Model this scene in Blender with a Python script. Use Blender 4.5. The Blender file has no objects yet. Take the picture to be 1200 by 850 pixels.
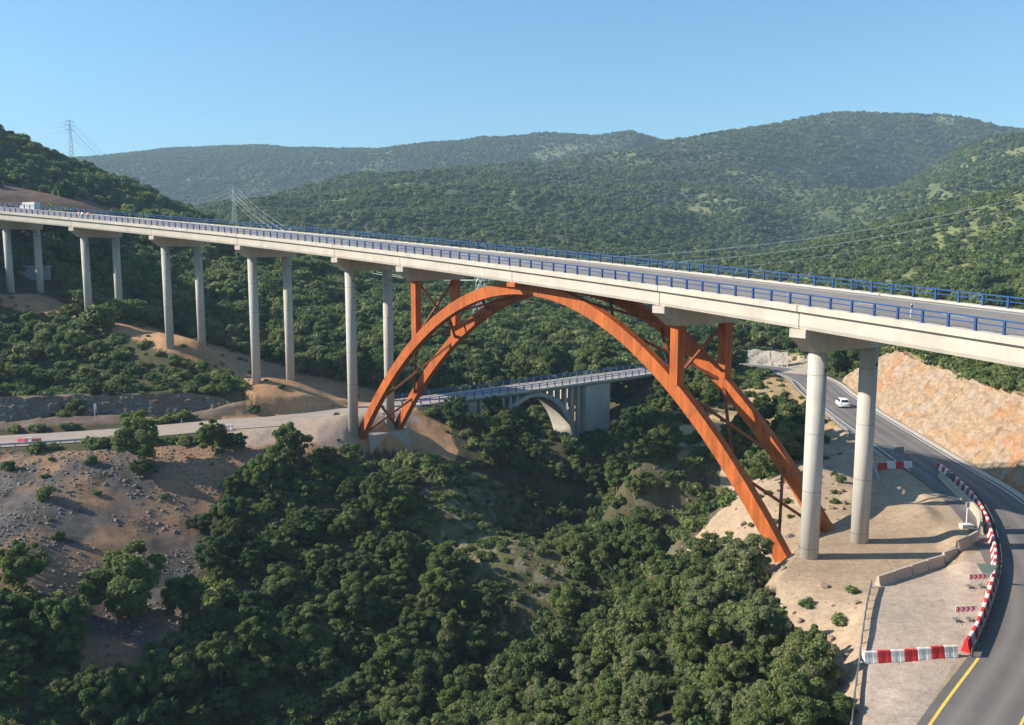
import bpy, math, random
import numpy as np
from mathutils import Vector, Matrix
rng = np.random.default_rng(7)
random.seed(7)
scene = bpy.context.scene
COL = scene.collection
R = math.radians

# ------------------------------------------------------------------ camera
F_PX, PITCH = 1000.0, 0.12623          # focal length in pixels of the 1200 px wide photograph, tilt below the horizon
cam_d = bpy.data.cameras.new('camera')
cam_d.sensor_fit = 'HORIZONTAL'; cam_d.sensor_width = 36.0; cam_d.lens = 30.0
cam_d.clip_start = 0.5; cam_d.clip_end = 12000
cam = bpy.data.objects.new('camera', cam_d); COL.objects.link(cam)
cam.rotation_euler = (math.pi/2 - PITCH, 0, 0)
scene.camera = cam
CP, SP = math.cos(PITCH), math.sin(PITCH)

def ray(px, py):
    a = (px-600)/F_PX; b = (425-py)/F_PX
    d = Vector((a, CP+b*SP, -SP+b*CP))
    return d/d.y
def at(px, py, depth):                 # the point seen at a pixel of the photograph, at a distance along y
    return ray(px, py)*depth
def on(px, py, z):                     # the same on a level plane
    d = ray(px, py); return d*(z/d.z)
def pix(x, y, z):
    cz = y*CP - z*SP; cy = y*SP + z*CP
    cz = np.where(np.abs(cz) < 1e-3, 1e-3, cz)
    return 600+F_PX*x/cz, 425-F_PX*cy/cz

# ------------------------------------------------------------------ light and sky
SUN_EL = R(31.0)
tosun = Vector((-1.0*math.cos(SUN_EL), 0.0*math.cos(SUN_EL), math.sin(SUN_EL))).normalized()
w = bpy.data.worlds.new('World'); scene.world = w; w.use_nodes = True
nt = w.node_tree
sky = nt.nodes.new('ShaderNodeTexSky'); sky.sky_type = 'NISHITA'; sky.sun_disc = False
sky.sun_elevation = SUN_EL; sky.sun_rotation = math.atan2(tosun.x, tosun.y)
sky.altitude = 900; sky.air_density = 1.3; sky.dust_density = 0.9; sky.ozone_density = 5.0
tint = nt.nodes.new('ShaderNodeMix'); tint.data_type = 'RGBA'; tint.blend_type = 'MULTIPLY'; tint.inputs[0].default_value = 1
tint.inputs[7].default_value = (.70, .95, .985, 1)                 # the cool white balance of the photograph's sky
nt.links.new(sky.outputs[0], tint.inputs[6]); nt.links.new(tint.outputs[2], nt.nodes['Background'].inputs[0])
nt.nodes['Background'].inputs[1].default_value = 0.095
sun_d = bpy.data.lights.new('sun', 'SUN'); sun_d.energy = 5.0; sun_d.angle = R(0.53); sun_d.color = (1.0, 0.90, 0.76)
sun = bpy.data.objects.new('sun', sun_d); COL.objects.link(sun)
sun.rotation_euler = (-tosun).to_track_quat('-Z', 'Y').to_euler(); sun.location = (-60, 0, 80)
scene.view_settings.view_transform = 'Standard'; scene.view_settings.look = 'None'
scene.view_settings.exposure = 0.93; scene.view_settings.gamma = 1.0
scene.render.engine = 'CYCLES'
scene.cycles.max_bounces = 6; scene.cycles.diffuse_bounces = 4; scene.cycles.transparent_max_bounces = 4
scene.cycles.volume_bounces = 0; scene.cycles.use_denoising = True
try: scene.cycles.denoiser = 'OPENIMAGEDENOISE'
except Exception: pass

# ------------------------------------------------------------------ helpers
class MB:
    """Collects polygons; build() links them as one mesh object."""
    def __init__(s): s.v = []; s.f = []; s.m = []
    def add(s, vs, fs, mi=0):
        o = len(s.v); s.v += [tuple(p) for p in vs]
        s.f += [tuple(i+o for i in f) for f in fs]; s.m += [mi]*len(fs)
    def box(s, c, ax, ay, az, mi=0):
        """box about c with half axes ax, ay, az"""
        c, ax, ay, az = Vector(c), Vector(ax), Vector(ay), Vector(az)
        vs = [c+i*ax+j*ay+k*az for k in (-1, 1) for j in (-1, 1) for i in (-1, 1)]
        s.add(vs, [(0,2,3,1), (4,5,7,6), (0,1,5,4), (2,6,7,3), (0,4,6,2), (1,3,7,5)], mi)
    def bar(s, a, b, w, h, up=(0,0,1), mi=0):
        a, b = Vector(a), Vector(b); d = b-a; L = d.length; d.normalize(); up = Vector(up)
        sd = d.cross(up)
        if sd.length < 1e-4: sd = d.cross(Vector((0,1,0)))
        sd.normalize(); u = sd.cross(d)
        s.box((a+b)/2, d*(L/2), sd*(w/2), u*(h/2), mi)
    def tube(s, pts, r, n=8, mi=0, caps=True):
        pts = [Vector(p) for p in pts]; rs = r if isinstance(r, (list, tuple)) else [r]*len(pts)
        rings = []; prev = None
        for i, p in enumerate(pts):
            d = (pts[min(i+1, len(pts)-1)]-pts[max(i-1, 0)]).normalized()
            x = d.orthogonal().normalized() if prev is None else (prev-d*prev.dot(d)).normalized()
            prev = x; y = d.cross(x)
            rings.append([p+rs[i]*(math.cos(2*math.pi*k/n)*x+math.sin(2*math.pi*k/n)*y) for k in range(n)])
        vs = [q for rg in rings for q in rg]; fs = []
        for i in range(len(pts)-1):
            for k in range(n):
                k2 = (k+1) % n
                fs.append((i*n+k, i*n+k2, (i+1)*n+k2, (i+1)*n+k))
        if caps: fs += [tuple(range(n))[::-1], tuple((len(pts)-1)*n+k for k in range(n))]
        s.add(vs, fs, mi)
    def sweep(s, secs, closed=True, caps=True, mi=0):
        """secs: list of rings (equal length)"""
        n = len(secs[0]); vs = [q for rg in secs for q in rg]; fs = []
        for i in range(len(secs)-1):
            for k in range(n if closed else n-1):
                k2 = (k+1) % n
                fs.append((i*n+k, i*n+k2, (i+1)*n+k2, (i+1)*n+k))
        if caps and closed: fs += [tuple(range(n))[::-1], tuple((len(secs)-1)*n+k for k in range(n))]
        s.add(vs, fs, mi)
    def mesh(s, name, mats, smooth=False):
        me = bpy.data.meshes.new(name); me.from_pydata(s.v, [], s.f)
        for m in (mats if isinstance(mats, (list, tuple)) else [mats]): me.materials.append(m)
        me.polygons.foreach_set('material_index', s.m)
        if smooth: me.polygons.foreach_set('use_smooth', [True]*len(s.f))
        me.update(); return me
    def build(s, name, mats, parent=None, smooth=False):
        # faces are made consistently outward
        me = s.mesh(name, mats, smooth)
        import bmesh
        bm = bmesh.new(); bm.from_mesh(me); bmesh.ops.recalc_face_normals(bm, faces=bm.faces); bm.to_mesh(me); bm.free()
        return link(name, me, parent)

def link(name, me, parent=None):
    o = bpy.data.objects.new(name, me); COL.objects.link(o)
    if parent is not None:
        o.parent = parent
        if parent.name in ABS: o.location = -Vector(parent.location)   # modelled in world space under an unrotated Empty
    return o
ABS = set()
def tag(o, label=None, cat=None, group=None, kind=None):
    if label: o['label'] = label
    if cat: o['category'] = cat
    if group: o['group'] = group
    if kind: o['kind'] = kind
    return o
def thing(name, label, cat, loc=(0,0,0), rz=0, group=None, world=False):
    """an Empty at the thing's base; its parts are modelled in the Empty's own space"""
    o = bpy.data.objects.new(name, None); COL.objects.link(o); o.location = loc; o.rotation_euler = (0,0,rz)
    o.empty_display_size = 0.5
    if world: ABS.add(o.name)
    return tag(o, label, cat, group)
def copy_tree(o, parent=None):
    c = o.copy(); COL.objects.link(c)
    if parent is not None: c.parent = parent
    for ch in list(o.children): copy_tree(ch, c)
    return c

# ---- materials
def mat(name, base=(.5,.5,.5), rough=.8, var=.15, scale=2.0, metal=0.0, bump=0.0, bscale=20.0, base2=None, spec=.3, coords='Object', stretch=(1,1,1), detail=6):
    m = bpy.data.materials.new(name); m.use_nodes = True; t = m.node_tree; N = t.nodes; L = t.links
    b = N['Principled BSDF']; b.inputs['Roughness'].default_value = rough; b.inputs['Metallic'].default_value = metal
    b.inputs['Specular IOR Level'].default_value = spec
    tc = N.new('ShaderNodeTexCoord'); mp = N.new('ShaderNodeMapping'); mp.inputs['Scale'].default_value = stretch
    L.new(tc.outputs[coords], mp.inputs[0])
    nz = N.new('ShaderNodeTexNoise'); nz.inputs['Scale'].default_value = scale; nz.inputs['Detail'].default_value = detail; nz.inputs['Roughness'].default_value = .65
    L.new(mp.outputs[0], nz.inputs[0])
    rp = N.new('ShaderNodeValToRGB'); e = rp.color_ramp.elements
    b2 = base2 if base2 else tuple(min(1, c*(1+var)) for c in base)
    e[0].position = .32; e[0].color = (*[c*(1-var) for c in base], 1); e[1].position = .68; e[1].color = (*b2, 1)
    L.new(nz.outputs[0], rp.inputs[0]); L.new(rp.outputs[0], b.inputs['Base Color'])
    if bump:
        n2 = N.new('ShaderNodeTexNoise'); n2.inputs['Scale'].default_value = bscale; n2.inputs['Detail'].default_value = 8
        L.new(mp.outputs[0], n2.inputs[0])
        bp = N.new('ShaderNodeBump'); bp.inputs['Strength'].default_value = bump; bp.inputs['Distance'].default_value = .1
        L.new(n2.outputs[0], bp.inputs['Height']); L.new(bp.outputs[0], b.inputs['Normal'])
    return m

def streaks(m, stretch, sc, dark, lo=.45, hi=.7, amount=.5):
    """stains that run down a surface"""
    t = m.node_tree; N = t.nodes; L = t.links; b = N['Principled BSDF']; old = b.inputs['Base Color'].links[0].from_socket
    g = N.new('ShaderNodeTexCoord'); mp = N.new('ShaderNodeMapping'); mp.inputs['Scale'].default_value = stretch; L.new(g.outputs['Object'], mp.inputs[0])
    nz = N.new('ShaderNodeTexNoise'); nz.inputs['Scale'].default_value = sc; nz.inputs['Detail'].default_value = 7; nz.inputs['Roughness'].default_value = .6; L.new(mp.outputs[0], nz.inputs[0])
    mr = N.new('ShaderNodeMapRange'); mr.inputs[1].default_value = lo; mr.inputs[2].default_value = hi; mr.inputs[3].default_value = 0; mr.inputs[4].default_value = amount; L.new(nz.outputs[0], mr.inputs[0])
    mx = N.new('ShaderNodeMix'); mx.data_type = 'RGBA'; L.new(mr.outputs[0], mx.inputs[0]); L.new(old, mx.inputs[6]); mx.inputs[7].default_value = (*dark, 1); L.new(mx.outputs[2], b.inputs['Base Color'])
    return m
# numpy value noise
_tab = np.random.default_rng(3).random((256, 256))
def vnoise(x, y):
    xi = np.floor(x).astype(int); yi = np.floor(y).astype(int); fx = x-xi; fy = y-yi
    fx = fx*fx*(3-2*fx); fy = fy*fy*(3-2*fy)
    g = lambda a, b: _tab[a & 255, b & 255]
    return (g(xi,yi)*(1-fx)+g(xi+1,yi)*fx)*(1-fy)+(g(xi,yi+1)*(1-fx)+g(xi+1,yi+1)*fx)*fy
def fbm(x, y, o=4):
    s = 0; a = .5; t = 0
    for i in range(o):
        s = s+a*vnoise(x*2**i+17.3*i, y*2**i-9.1*i); t += a; a *= .5
    return s/t
def smooth(a, b, x):
    t = np.clip((x-a)/(b-a), 0, 1); return t*t*(3-2*t)
def inpoly(px, py, poly):
    c = np.zeros(np.shape(px), bool); n = len(poly)
    for i in range(n):
        x1, y1 = poly[i]; x2, y2 = poly[(i+1) % n]
        if y1 == y2: continue
        k = ((y1 > py) != (y2 > py)) & (px < (x2-x1)*(py-y1)/(y2-y1)+x1)
        c ^= k
    return c
def distseg(X, Y, pts):
    """distance to a polyline and the height along it; pts (n,3)"""
    best = np.full(X.shape, 1e9); hz = np.zeros(X.shape); sd = np.zeros(X.shape)
    for (a, b) in zip(pts[:-1], pts[1:]):
        dx, dy = b[0]-a[0], b[1]-a[1]; L2 = dx*dx+dy*dy
        t = np.clip(((X-a[0])*dx+(Y-a[1])*dy)/L2, 0, 1)
        qx, qy = X-a[0]-t*dx, Y-a[1]-t*dy
        d = np.hypot(qx, qy); k = d < best
        best[k] = d[k]; hz[k] = (a[2]+t*(b[2]-a[2]))[k]
        sd[k] = np.sign(dx*qy-dy*qx)[k]
    return best, hz, sd
def spline(pts, step=1.5):
    """Catmull-Rom through pts, evenly sampled"""
    P = [Vector(p) for p in pts]; P = [2*P[0]-P[1]]+P+[2*P[-1]-P[-2]]; out = []
    for i in range(1, len(P)-2):
        n = max(2, int((P[i+1]-P[i]).length/step))
        for k in range(n):
            t = k/n; a, b, c, d = P[i-1:i+3]
            out.append(.5*((2*b)+(c-a)*t+(2*a-5*b+4*c-d)*t*t+(3*b-a-3*c+d)*t**3))
    out.append(P[-2]); return out
def offset_line(pts, off):
    """shift a 3D polyline sideways in plan (positive = right of travel)"""
    out = []
    for i, p in enumerate(pts):
        d = pts[min(i+1, len(pts)-1)]-pts[max(i-1, 0)]; d = Vector((d.x, d.y, 0)).normalized()
        out.append(p+Vector((d.y, -d.x, 0))*off)
    return out
def resample(pts, step):
    out = [pts[0].copy()]; acc = 0; 
    for a, b in zip(pts[:-1], pts[1:]):
        L = (b-a).length; t = step-acc
        while t <= L:
            out.append(a+(b-a)*(t/L)); t += step
        acc = (acc+L) % step
    return out
def strip(name, m, pts, w0, w1, dz, kind='structure', parent=None):
    mb = MB(); A = offset_line(pts, w0); B = offset_line(pts, w1); n = len(pts); u = Vector((0,0,dz))
    mb.add([p+u for p in A]+[p+u for p in B], [(i, n+i, n+i+1, i+1) for i in range(n-1)])
    o = link(name, mb.mesh(name, m, True), parent)
    if kind: o['kind'] = kind
    return o
# ------------------------------------------------------------------ terrain: one height function of the plan position
CPTS = []
def W(x, y, z): CPTS.append((x, y, z))
def P(px, py, d, up=0): p = at(px, py, d); CPTS.append((p.x, p.y, p.z-up))
def ridge(px, py, d, dip, up=0):
    p = at(px, py, d); CPTS.append((p.x, p.y, p.z-up)); CPTS.append((p.x*1.22, p.y*1.22, p.z-up-dip))
ROAD_W = spline([(-190,106,-28.0), (-130,116,-28.2), (-95,122.8,-28.3), (-77,127.6,-28.3), (-62,133,-28.3), (-48.5,139.5,-28.2), (-37,144,-28.1), (-27,151.5,-28), (-17,160,-27.6)])
ROAD_B = spline([(-17,160,-27.6), (0,171.5,-27.1), (20,185.5,-26.5), (36,196.5,-26.2)])
ROAD_E = spline([(36,196.5,-26.2), (46,199.5,-26.1), (56,197.5,-26.1), (62,189,-26.1), (62.5,175,-26.1), (59.5,158,-26.1), (56.5,140,-26), (54.3,122,-26), (52.3,105,-26), (50.5,90,-26), (46.2,74,-26), (38.6,57.5,-26), (26.2,42.5,-25.9), (12,26,-25.8), (0,14,-25.8)])
TRACK = spline([(62,186,-26.1), (70,196,-25.9), (76,210,-25), (84,228,-22.5)])
for q in [(26.6,73.7,-27.1),(32.8,77.8,-27.1),(-25.8,136,-28.2),(-20.5,141.4,-28.4),(-47,154.8,-23.3),(-42.1,160.5,-23.8),(-69.3,172,-18.4),(-65,178,-18.5),(-93,187.4,-14.2),(-89,193.7,-15.3),(-117.8,201,-8.6),(-114.4,207.6,-8.8),
          (-24,136,-30.3),(-19,142,-30.6),(-20,135.3,-32.4),(25,77.6,-28.6),(31,82,-28.2),(-15,135,-33.2)]: W(*q)
for r_ in (ROAD_W, ROAD_E, TRACK):
    for p in resample(r_, 14): W(p.x, p.y, p.z)
# slope under the western road and the ravine
for q in [(100,532,120.5),(100,600,108),(100,700,92),(100,800,80),(100,850,75),(10,560,113),(10,640,94),(10,760,79),(250,545,123),(250,600,115),(250,700,98),(250,800,84),(400,530,130),(400,560,125),(400,650,110),(400,750,95),(400,850,82),(520,560,128),(520,650,112),(520,750,97),(520,850,84),(620,640,113),(620,720,103),(690,640,116),(690,700,106),(720,580,130),(690,540,150)]: P(*q)
for q in [(12,100,-47.5),(15,130,-44),(15.5,150,-42.5),(13,172,-40.5),(2,92,-48.5),(-8,78,-51),(-22,62,-54),(-40,40,-58),(-30,75,-50),(0,190,-37),(-16,170,-33),(30,176,-36)]: W(*q)
# right bank
for q in [(800,640,100),(760,670,98),(830,640,92),(860,600,95),(900,560,105),(930,520,118),(850,500,135),(800,520,133),(760,490,150),(900,460,158),(880,480,150)]: P(*q)
for q in [(20,112,-40),(25,114,-36.5),(29,118,-33),(18,120,-31),(24,128,-28.7),(31,124,-28.3),(22,106,-36),(19,98,-37.5),(14,44,-28.5),(22,64,-28),(0,47,-33),(10,55,-32),(15,62,-31.5),(18,68,-31),(5,62,-36),(8,75,-39),(13,85,-39),(-6,55,-38.5),(-14,50,-44),(-10,66,-46.5),(0,25,-40),(24,26,-26.2),(-40,25,-60),(60,30,-20),(40,20,-25),
          (30,55,-26.5),(33,66,-26.8),(38,70,-26.5),(36,85,-26.7),(42,100,-26.5),(38,112,-26.9),(48,130,-26.4),(48,150,-26.3),(52,172,-26.2),(35,185,-27.2)]: W(*q)
# bank above the eastern road
for q in [(63,95,-25.6),(59.5,115,-25.6),(62.5,140,-25.6),(65.5,158,-25.7),(68,172,-25.9)]: W(*q)
for q in [(1030,408,146),(1060,420,140),(1100,437,133),(1150,456,117),(1195,463,108),(1100,425,155),(1160,430,140)]: P(*q)
for q in [(76,90,-17),(85,70,-16),(80,100,-15.5)]: W(*q)
for q in [(1000,330,330),(1000,300,430),(1120,370,215),(1200,340,250),(1200,280,350),(1060,380,200),(900,300,480),(900,350,360),(870,395,245),(870,412,222),(930,395,240),(930,415,222),(980,408,228)]: P(*q, 1.5)
for q in [(600,440,205),(600,400,235),(600,345,320),(600,300,450),(600,250,720),(600,215,950),(450,440,195),(450,400,225),(450,340,310),(450,300,420),(450,260,650),(480,215,900),(750,420,218),(750,380,290),(750,330,420),(750,290,600),(750,240,850),(750,200,1150),
          (300,400,220),(300,350,245),(300,300,280),(300,275,320),(150,340,232),(150,300,262),(150,262,315),(50,226,275),(50,246,245),(120,232,290)]: P(*q, 2)
for q in [(-50,182,-33),(-66,200,-27),(-100,212,-17),(-30,172,-33),(-150,212,9.3),(-180,222,10.5),(-135,206,4),(-140,190,-2),(-127,228,11.0),(-132,231,11.2),(-121,227,10.8),(-165,150,-14),(-150,130,-22)]: W(*q)
# spur under the western piers
for q in [(50,400,178),(50,360,196),(50,450,159),(150,440,165),(50,472,147),(150,472,151),(220,470,152),(220,430,168),(-40,472,146),(10,330,212)]: P(*q)
# hill beyond the western abutment
ridge(240,252,400,25,3); ridge(295,272,380,20,3); ridge(170,222,400,20,3); ridge(110,200,400,20,3); ridge(60,180,390,20,3); ridge(0,147,380,20,3); ridge(-120,120,370,20,3); ridge(-300,90,350,10,3)
# far ridges
for q in [(-100,207,2300,60),(110,193,2300,90),(200,182,2400,90),(290,178,2400,90),(355,182,2400,90),(425,186,2200,80),
          (267,243,900,40),(330,224,1000,40),(400,205,1050,45),(500,198,1120,40),(590,187,1160,35),(700,178,1320,25),(760,167,1450,20),
          (500,168,1900,80),(565,160,1900,80),(610,159,1900,60),(650,156,1900,60),(700,161,1860,40),(745,165,1800,40),(800,166,1720,40),(850,166,1650,40),(905,149,1600,80),(960,135,1550,80),(1000,132,1550,80),(1050,137,1550,80),(1130,139,1550,80),(1200,151,1550,80),(1340,172,1500,60),
          (1060,215,1000,35),(1110,183,1050,60),(1200,167,1100,60),(1340,170,1100,50),(1200,206,540,22),(1100,229,580,28),(1000,251,620,28),(930,266,640,25),(860,288,620,15),(1340,185,500,15)]: ridge(*q, 4)
for q in [(200,217,1700),(100,215,1700),(300,205,1750),(800,305,540),(950,200,1250),(900,220,1100),(1000,190,1320),(900,260,880),(1010,247,880),(1100,222,830),(1180,198,830),(830,230,1000),(700,230,880),(840,285,700)]: P(*q, 3)
for a_ in (-1.5,-1.1,-.85,.85,1.1,1.5):
    L_ = a_ < 0
    for d_, t_ in ((18, -2.6 if L_ else -1.0), (60, -.95 if L_ else -.30), (110, -.48 if L_ else -.1), (200, -.12 if L_ else -.02), (600,.1), (1800,.12)):
        CPTS.append((d_*math.sin(a_), d_*math.cos(a_), d_*t_))
CP_ = np.array(CPTS)
def _key(x, y): return np.arctan2(x, y), np.log(np.hypot(x, y))
_a, _l = _key(CP_[:,0], CP_[:,1]); _t = CP_[:,2]/np.hypot(CP_[:,0], CP_[:,1])
def _phi(d2): return np.where(d2 > 1e-14, .5*d2*np.log(np.maximum(d2, 1e-14)), 0)
_n = len(_a)
_K = _phi((_a[:,None]-_a)**2+(_l[:,None]-_l)**2)+np.eye(_n)*2e-5
_Q = np.stack([np.ones(_n), _a, _l], 1)
_w = np.linalg.solve(np.block([[_K, _Q],[_Q.T, np.zeros((3,3))]]), np.concatenate([_t, np.zeros(3)]))
DECKXY = None
def base_height(X, Y):
    X = np.asarray(X, float); Y = np.asarray(Y, float); sh = X.shape; X = X.ravel(); Y = Y.ravel()
    r = np.hypot(X, Y); a, l = np.arctan2(X, Y), np.log(r); out = np.empty(len(a))
    for i in range(0, len(a), 20000):
        s = slice(i, i+20000)
        out[s] = _phi((a[s,None]-_a)**2+(l[s,None]-_l)**2) @ _w[:_n]+_w[_n]+_w[_n+1]*a[s]+_w[_n+2]*l[s]
    z = out*r
    far = smooth(260, 700, r)
    z = z+far*((fbm(X/260, Y/260, 4)-.5)*(26*smooth(300, 900, r)-20*smooth(1150, 1500, r))+(np.abs(fbm(X/150+5, Y/150, 3)-.5)-.1)*-(62*smooth(380, 800, r)-40*smooth(1150, 1500, r)))
    z = z+(1-far)*((fbm(X/14, Y/14, 4)-.5)*1.6+(fbm(X/3.1+8, Y/3.1, 3)-.5)*.45)
    return z.reshape(sh)
def np3(pts): return np.array([tuple(p) for p in pts])
_RW, _RE, _RT = np3(resample(ROAD_W, 4)), np3(resample(ROAD_E, 3)), np3(resample(TRACK, 4))
LEDGE = [on(-260,515,-28.5), on(-60,507,-28.5), on(0,504,-28.5), on(60,500,-28.5), on(120,497,-28.5), on(180,494,-28.5), on(240,490,-28.4), on(276,488,-28.3)]
_LEDGE = np3(LEDGE)
def height(X, Y):
    X = np.asarray(X, float); Y = np.asarray(Y, float)
    z = base_height(X, Y); near = np.hypot(X, Y) < 330
    if near.any():
        x, y, q = X[near], Y[near], z[near]
        # levelled pad round the eastern piers, with a low heap of soil beside the barriers
        pad = [(19,67.5),(26,64.5),(16.5,43),(21,36),(36,50),(46,72),(51,92),(48,103),(38,92),(33,86),(24,76)]
        cx, cy = 34, 72
        k = inpoly(x, y, pad); dp = distseg(x, y, np.array([(a_, b_, 0) for a_, b_ in pad+pad[:1]]))[0]
        k = np.where(k, smooth(0, 2.5, dp), 0)*.9
        q = q*(1-k)+k*(-26.12-.75*smooth(61, 68, y-.35*(x-30))+.16*(fbm(x/5, y/5, 3)-.5))
        # the hillside stays behind the roadside rock cutting
        d, hz_, sd = distseg(x, y, _RE); o = np.where(sd > 0, d, -1)-5.6
        k = (o > -1)*smooth(60, 66, y)*(1-smooth(166, 178, y))*(x > 30)
        top = -17.9+.06*np.clip(o-7, 0, 30)
        w1 = k*(1-smooth(6.6, 7.6, o)); q = q*(1-w1)+w1*np.minimum(q, -27+8.0*np.clip(o, 0, 7)/7-.7)
        w2 = k*smooth(6.6, 7.6, o)*(1-smooth(11, 22, o)); q = q*(1-w2)+w2*top
        q = q+1.3*np.exp(-(((x-42.3)/3.6)**2+((y-84)/4.2)**2))+.9*np.exp(-(((x-39)/2.4)**2+((y-89)/2.2)**2))
        d, hz_, sd = distseg(x, y, _LEDGE); o = np.where(sd > 0, d, -1); k = (o > -.9)*smooth(-150, -140, x)*(1-smooth(-49, -44, x))
        w1 = k*(1-smooth(2.6, 3.4, o)); q = q*(1-w1)+w1*np.minimum(q, -29)
        w2 = k*smooth(2.6, 3.4, o)*(1-smooth(5, 14, o)); q = q*(1-w2)+w2*(-24.7+.12*o)
        d, hz_, sd = distseg(x, y, np.array([(-22.6,134.4,0),(-16.4,139.7,0)])); q = q-2.6*np.exp(-(d/2.1)**2)
        for (pts, hw, bl) in ((_RW, 5.4, 2.0), (_RE, 5.2, 2.2), (_RT, 2.6, 4.0)):
            d, hz, sd = distseg(x, y, pts)
            b = 1-smooth(hw, hw+bl, d)
            q = q*(1-b)+(hz-.04)*b
        z = z.copy(); z[near] = q
    return z
def hz1(x, y): return float(height(np.array([x]), np.array([y]))[0])
def ground(px, py, r0=25, r1=900):
    """first hit of a pixel ray with the terrain"""
    d = ray(px, py); ys = np.exp(np.linspace(math.log(r0), math.log(r1), 1400))
    h = height(d.x*ys, ys); k = np.nonzero(d.z*ys < h)[0]
    y = ys[k[0]] if len(k) else r1
    return Vector((d.x*y, y, hz1(d.x*y, y)))

# polygons (photograph pixels) that say which ground is bare; tested on the terrain points themselves
BARE = {
 'spur': ([(0,343),(60,348),(110,372),(180,385),(260,405),(330,430),(420,452),(480,470),(530,500),(532,540),(470,530),(420,528),(330,520),(262,505),(262,488),(300,470),(262,436),(205,416),(150,396),(100,378),(60,368),(0,362)], 118, 232),
 'scree': ([(-60,530),(100,528),(270,520),(405,522),(410,530),(300,545),(262,570),(240,640),(235,690),(205,745),(150,810),(100,800),(68,700),(-60,690)], 70, 133),
 'glade': ([(480,575),(560,553),(640,600),(668,690),(640,790),(590,790),(560,690),(490,640)], 85, 140),
 'pad': ([(985,850),(955,790),(925,740),(905,690),(870,660),(800,690),(800,640),(840,600),(850,545),(900,565),(985,500),(1060,540),(1100,550),(1210,580),(1210,1000),(900,1200)], 30, 128),
 'mound': ([(780,512),(860,462),(905,440),(945,448),(990,495),(985,520),(930,505),(880,500),(840,530),(790,540)], 115, 178),
 'cut': ([(985,425),(1028,408),(1100,440),(1150,458),(1260,470),(1260,640),(1170,585),(1100,535),(1000,478)], 82, 170),
 'bank': ([(855,418),(940,415),(960,436),(855,434)], 190, 235),
 'redcut': ([(-80,215),(0,212),(60,214),(110,232),(150,244),(215,246),(215,262),(-80,256)], 225, 345),
 'yard': ([(262,500),(330,488),(400,478),(475,474),(500,492),(420,500),(420,522),(330,528),(262,520)], 122, 165),
 'ledge': ([(-80,462),(170,462),(270,462),(300,486),(140,496),(-80,512)], 120, 150),
 'cliff': ([(745,545),(850,535),(850,590),(800,640),(770,690),(740,620)], 95, 135),
}
def region(X, Y, Z, name):
    poly, r0, r1 = BARE[name]
    px, py = pix(X, Y, Z); r = np.hypot(X, Y)
    # ragged border
    j = 9*np.clip(150/r, .4, 2)
    px = px+(fbm(X/4, Y/4, 3)-.5)*2*j; py = py+(fbm(X/4+40, Y/4, 3)-.5)*1.2*j
    return inpoly(px, py, poly) & (Y > r0) & (Y < r1)

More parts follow.
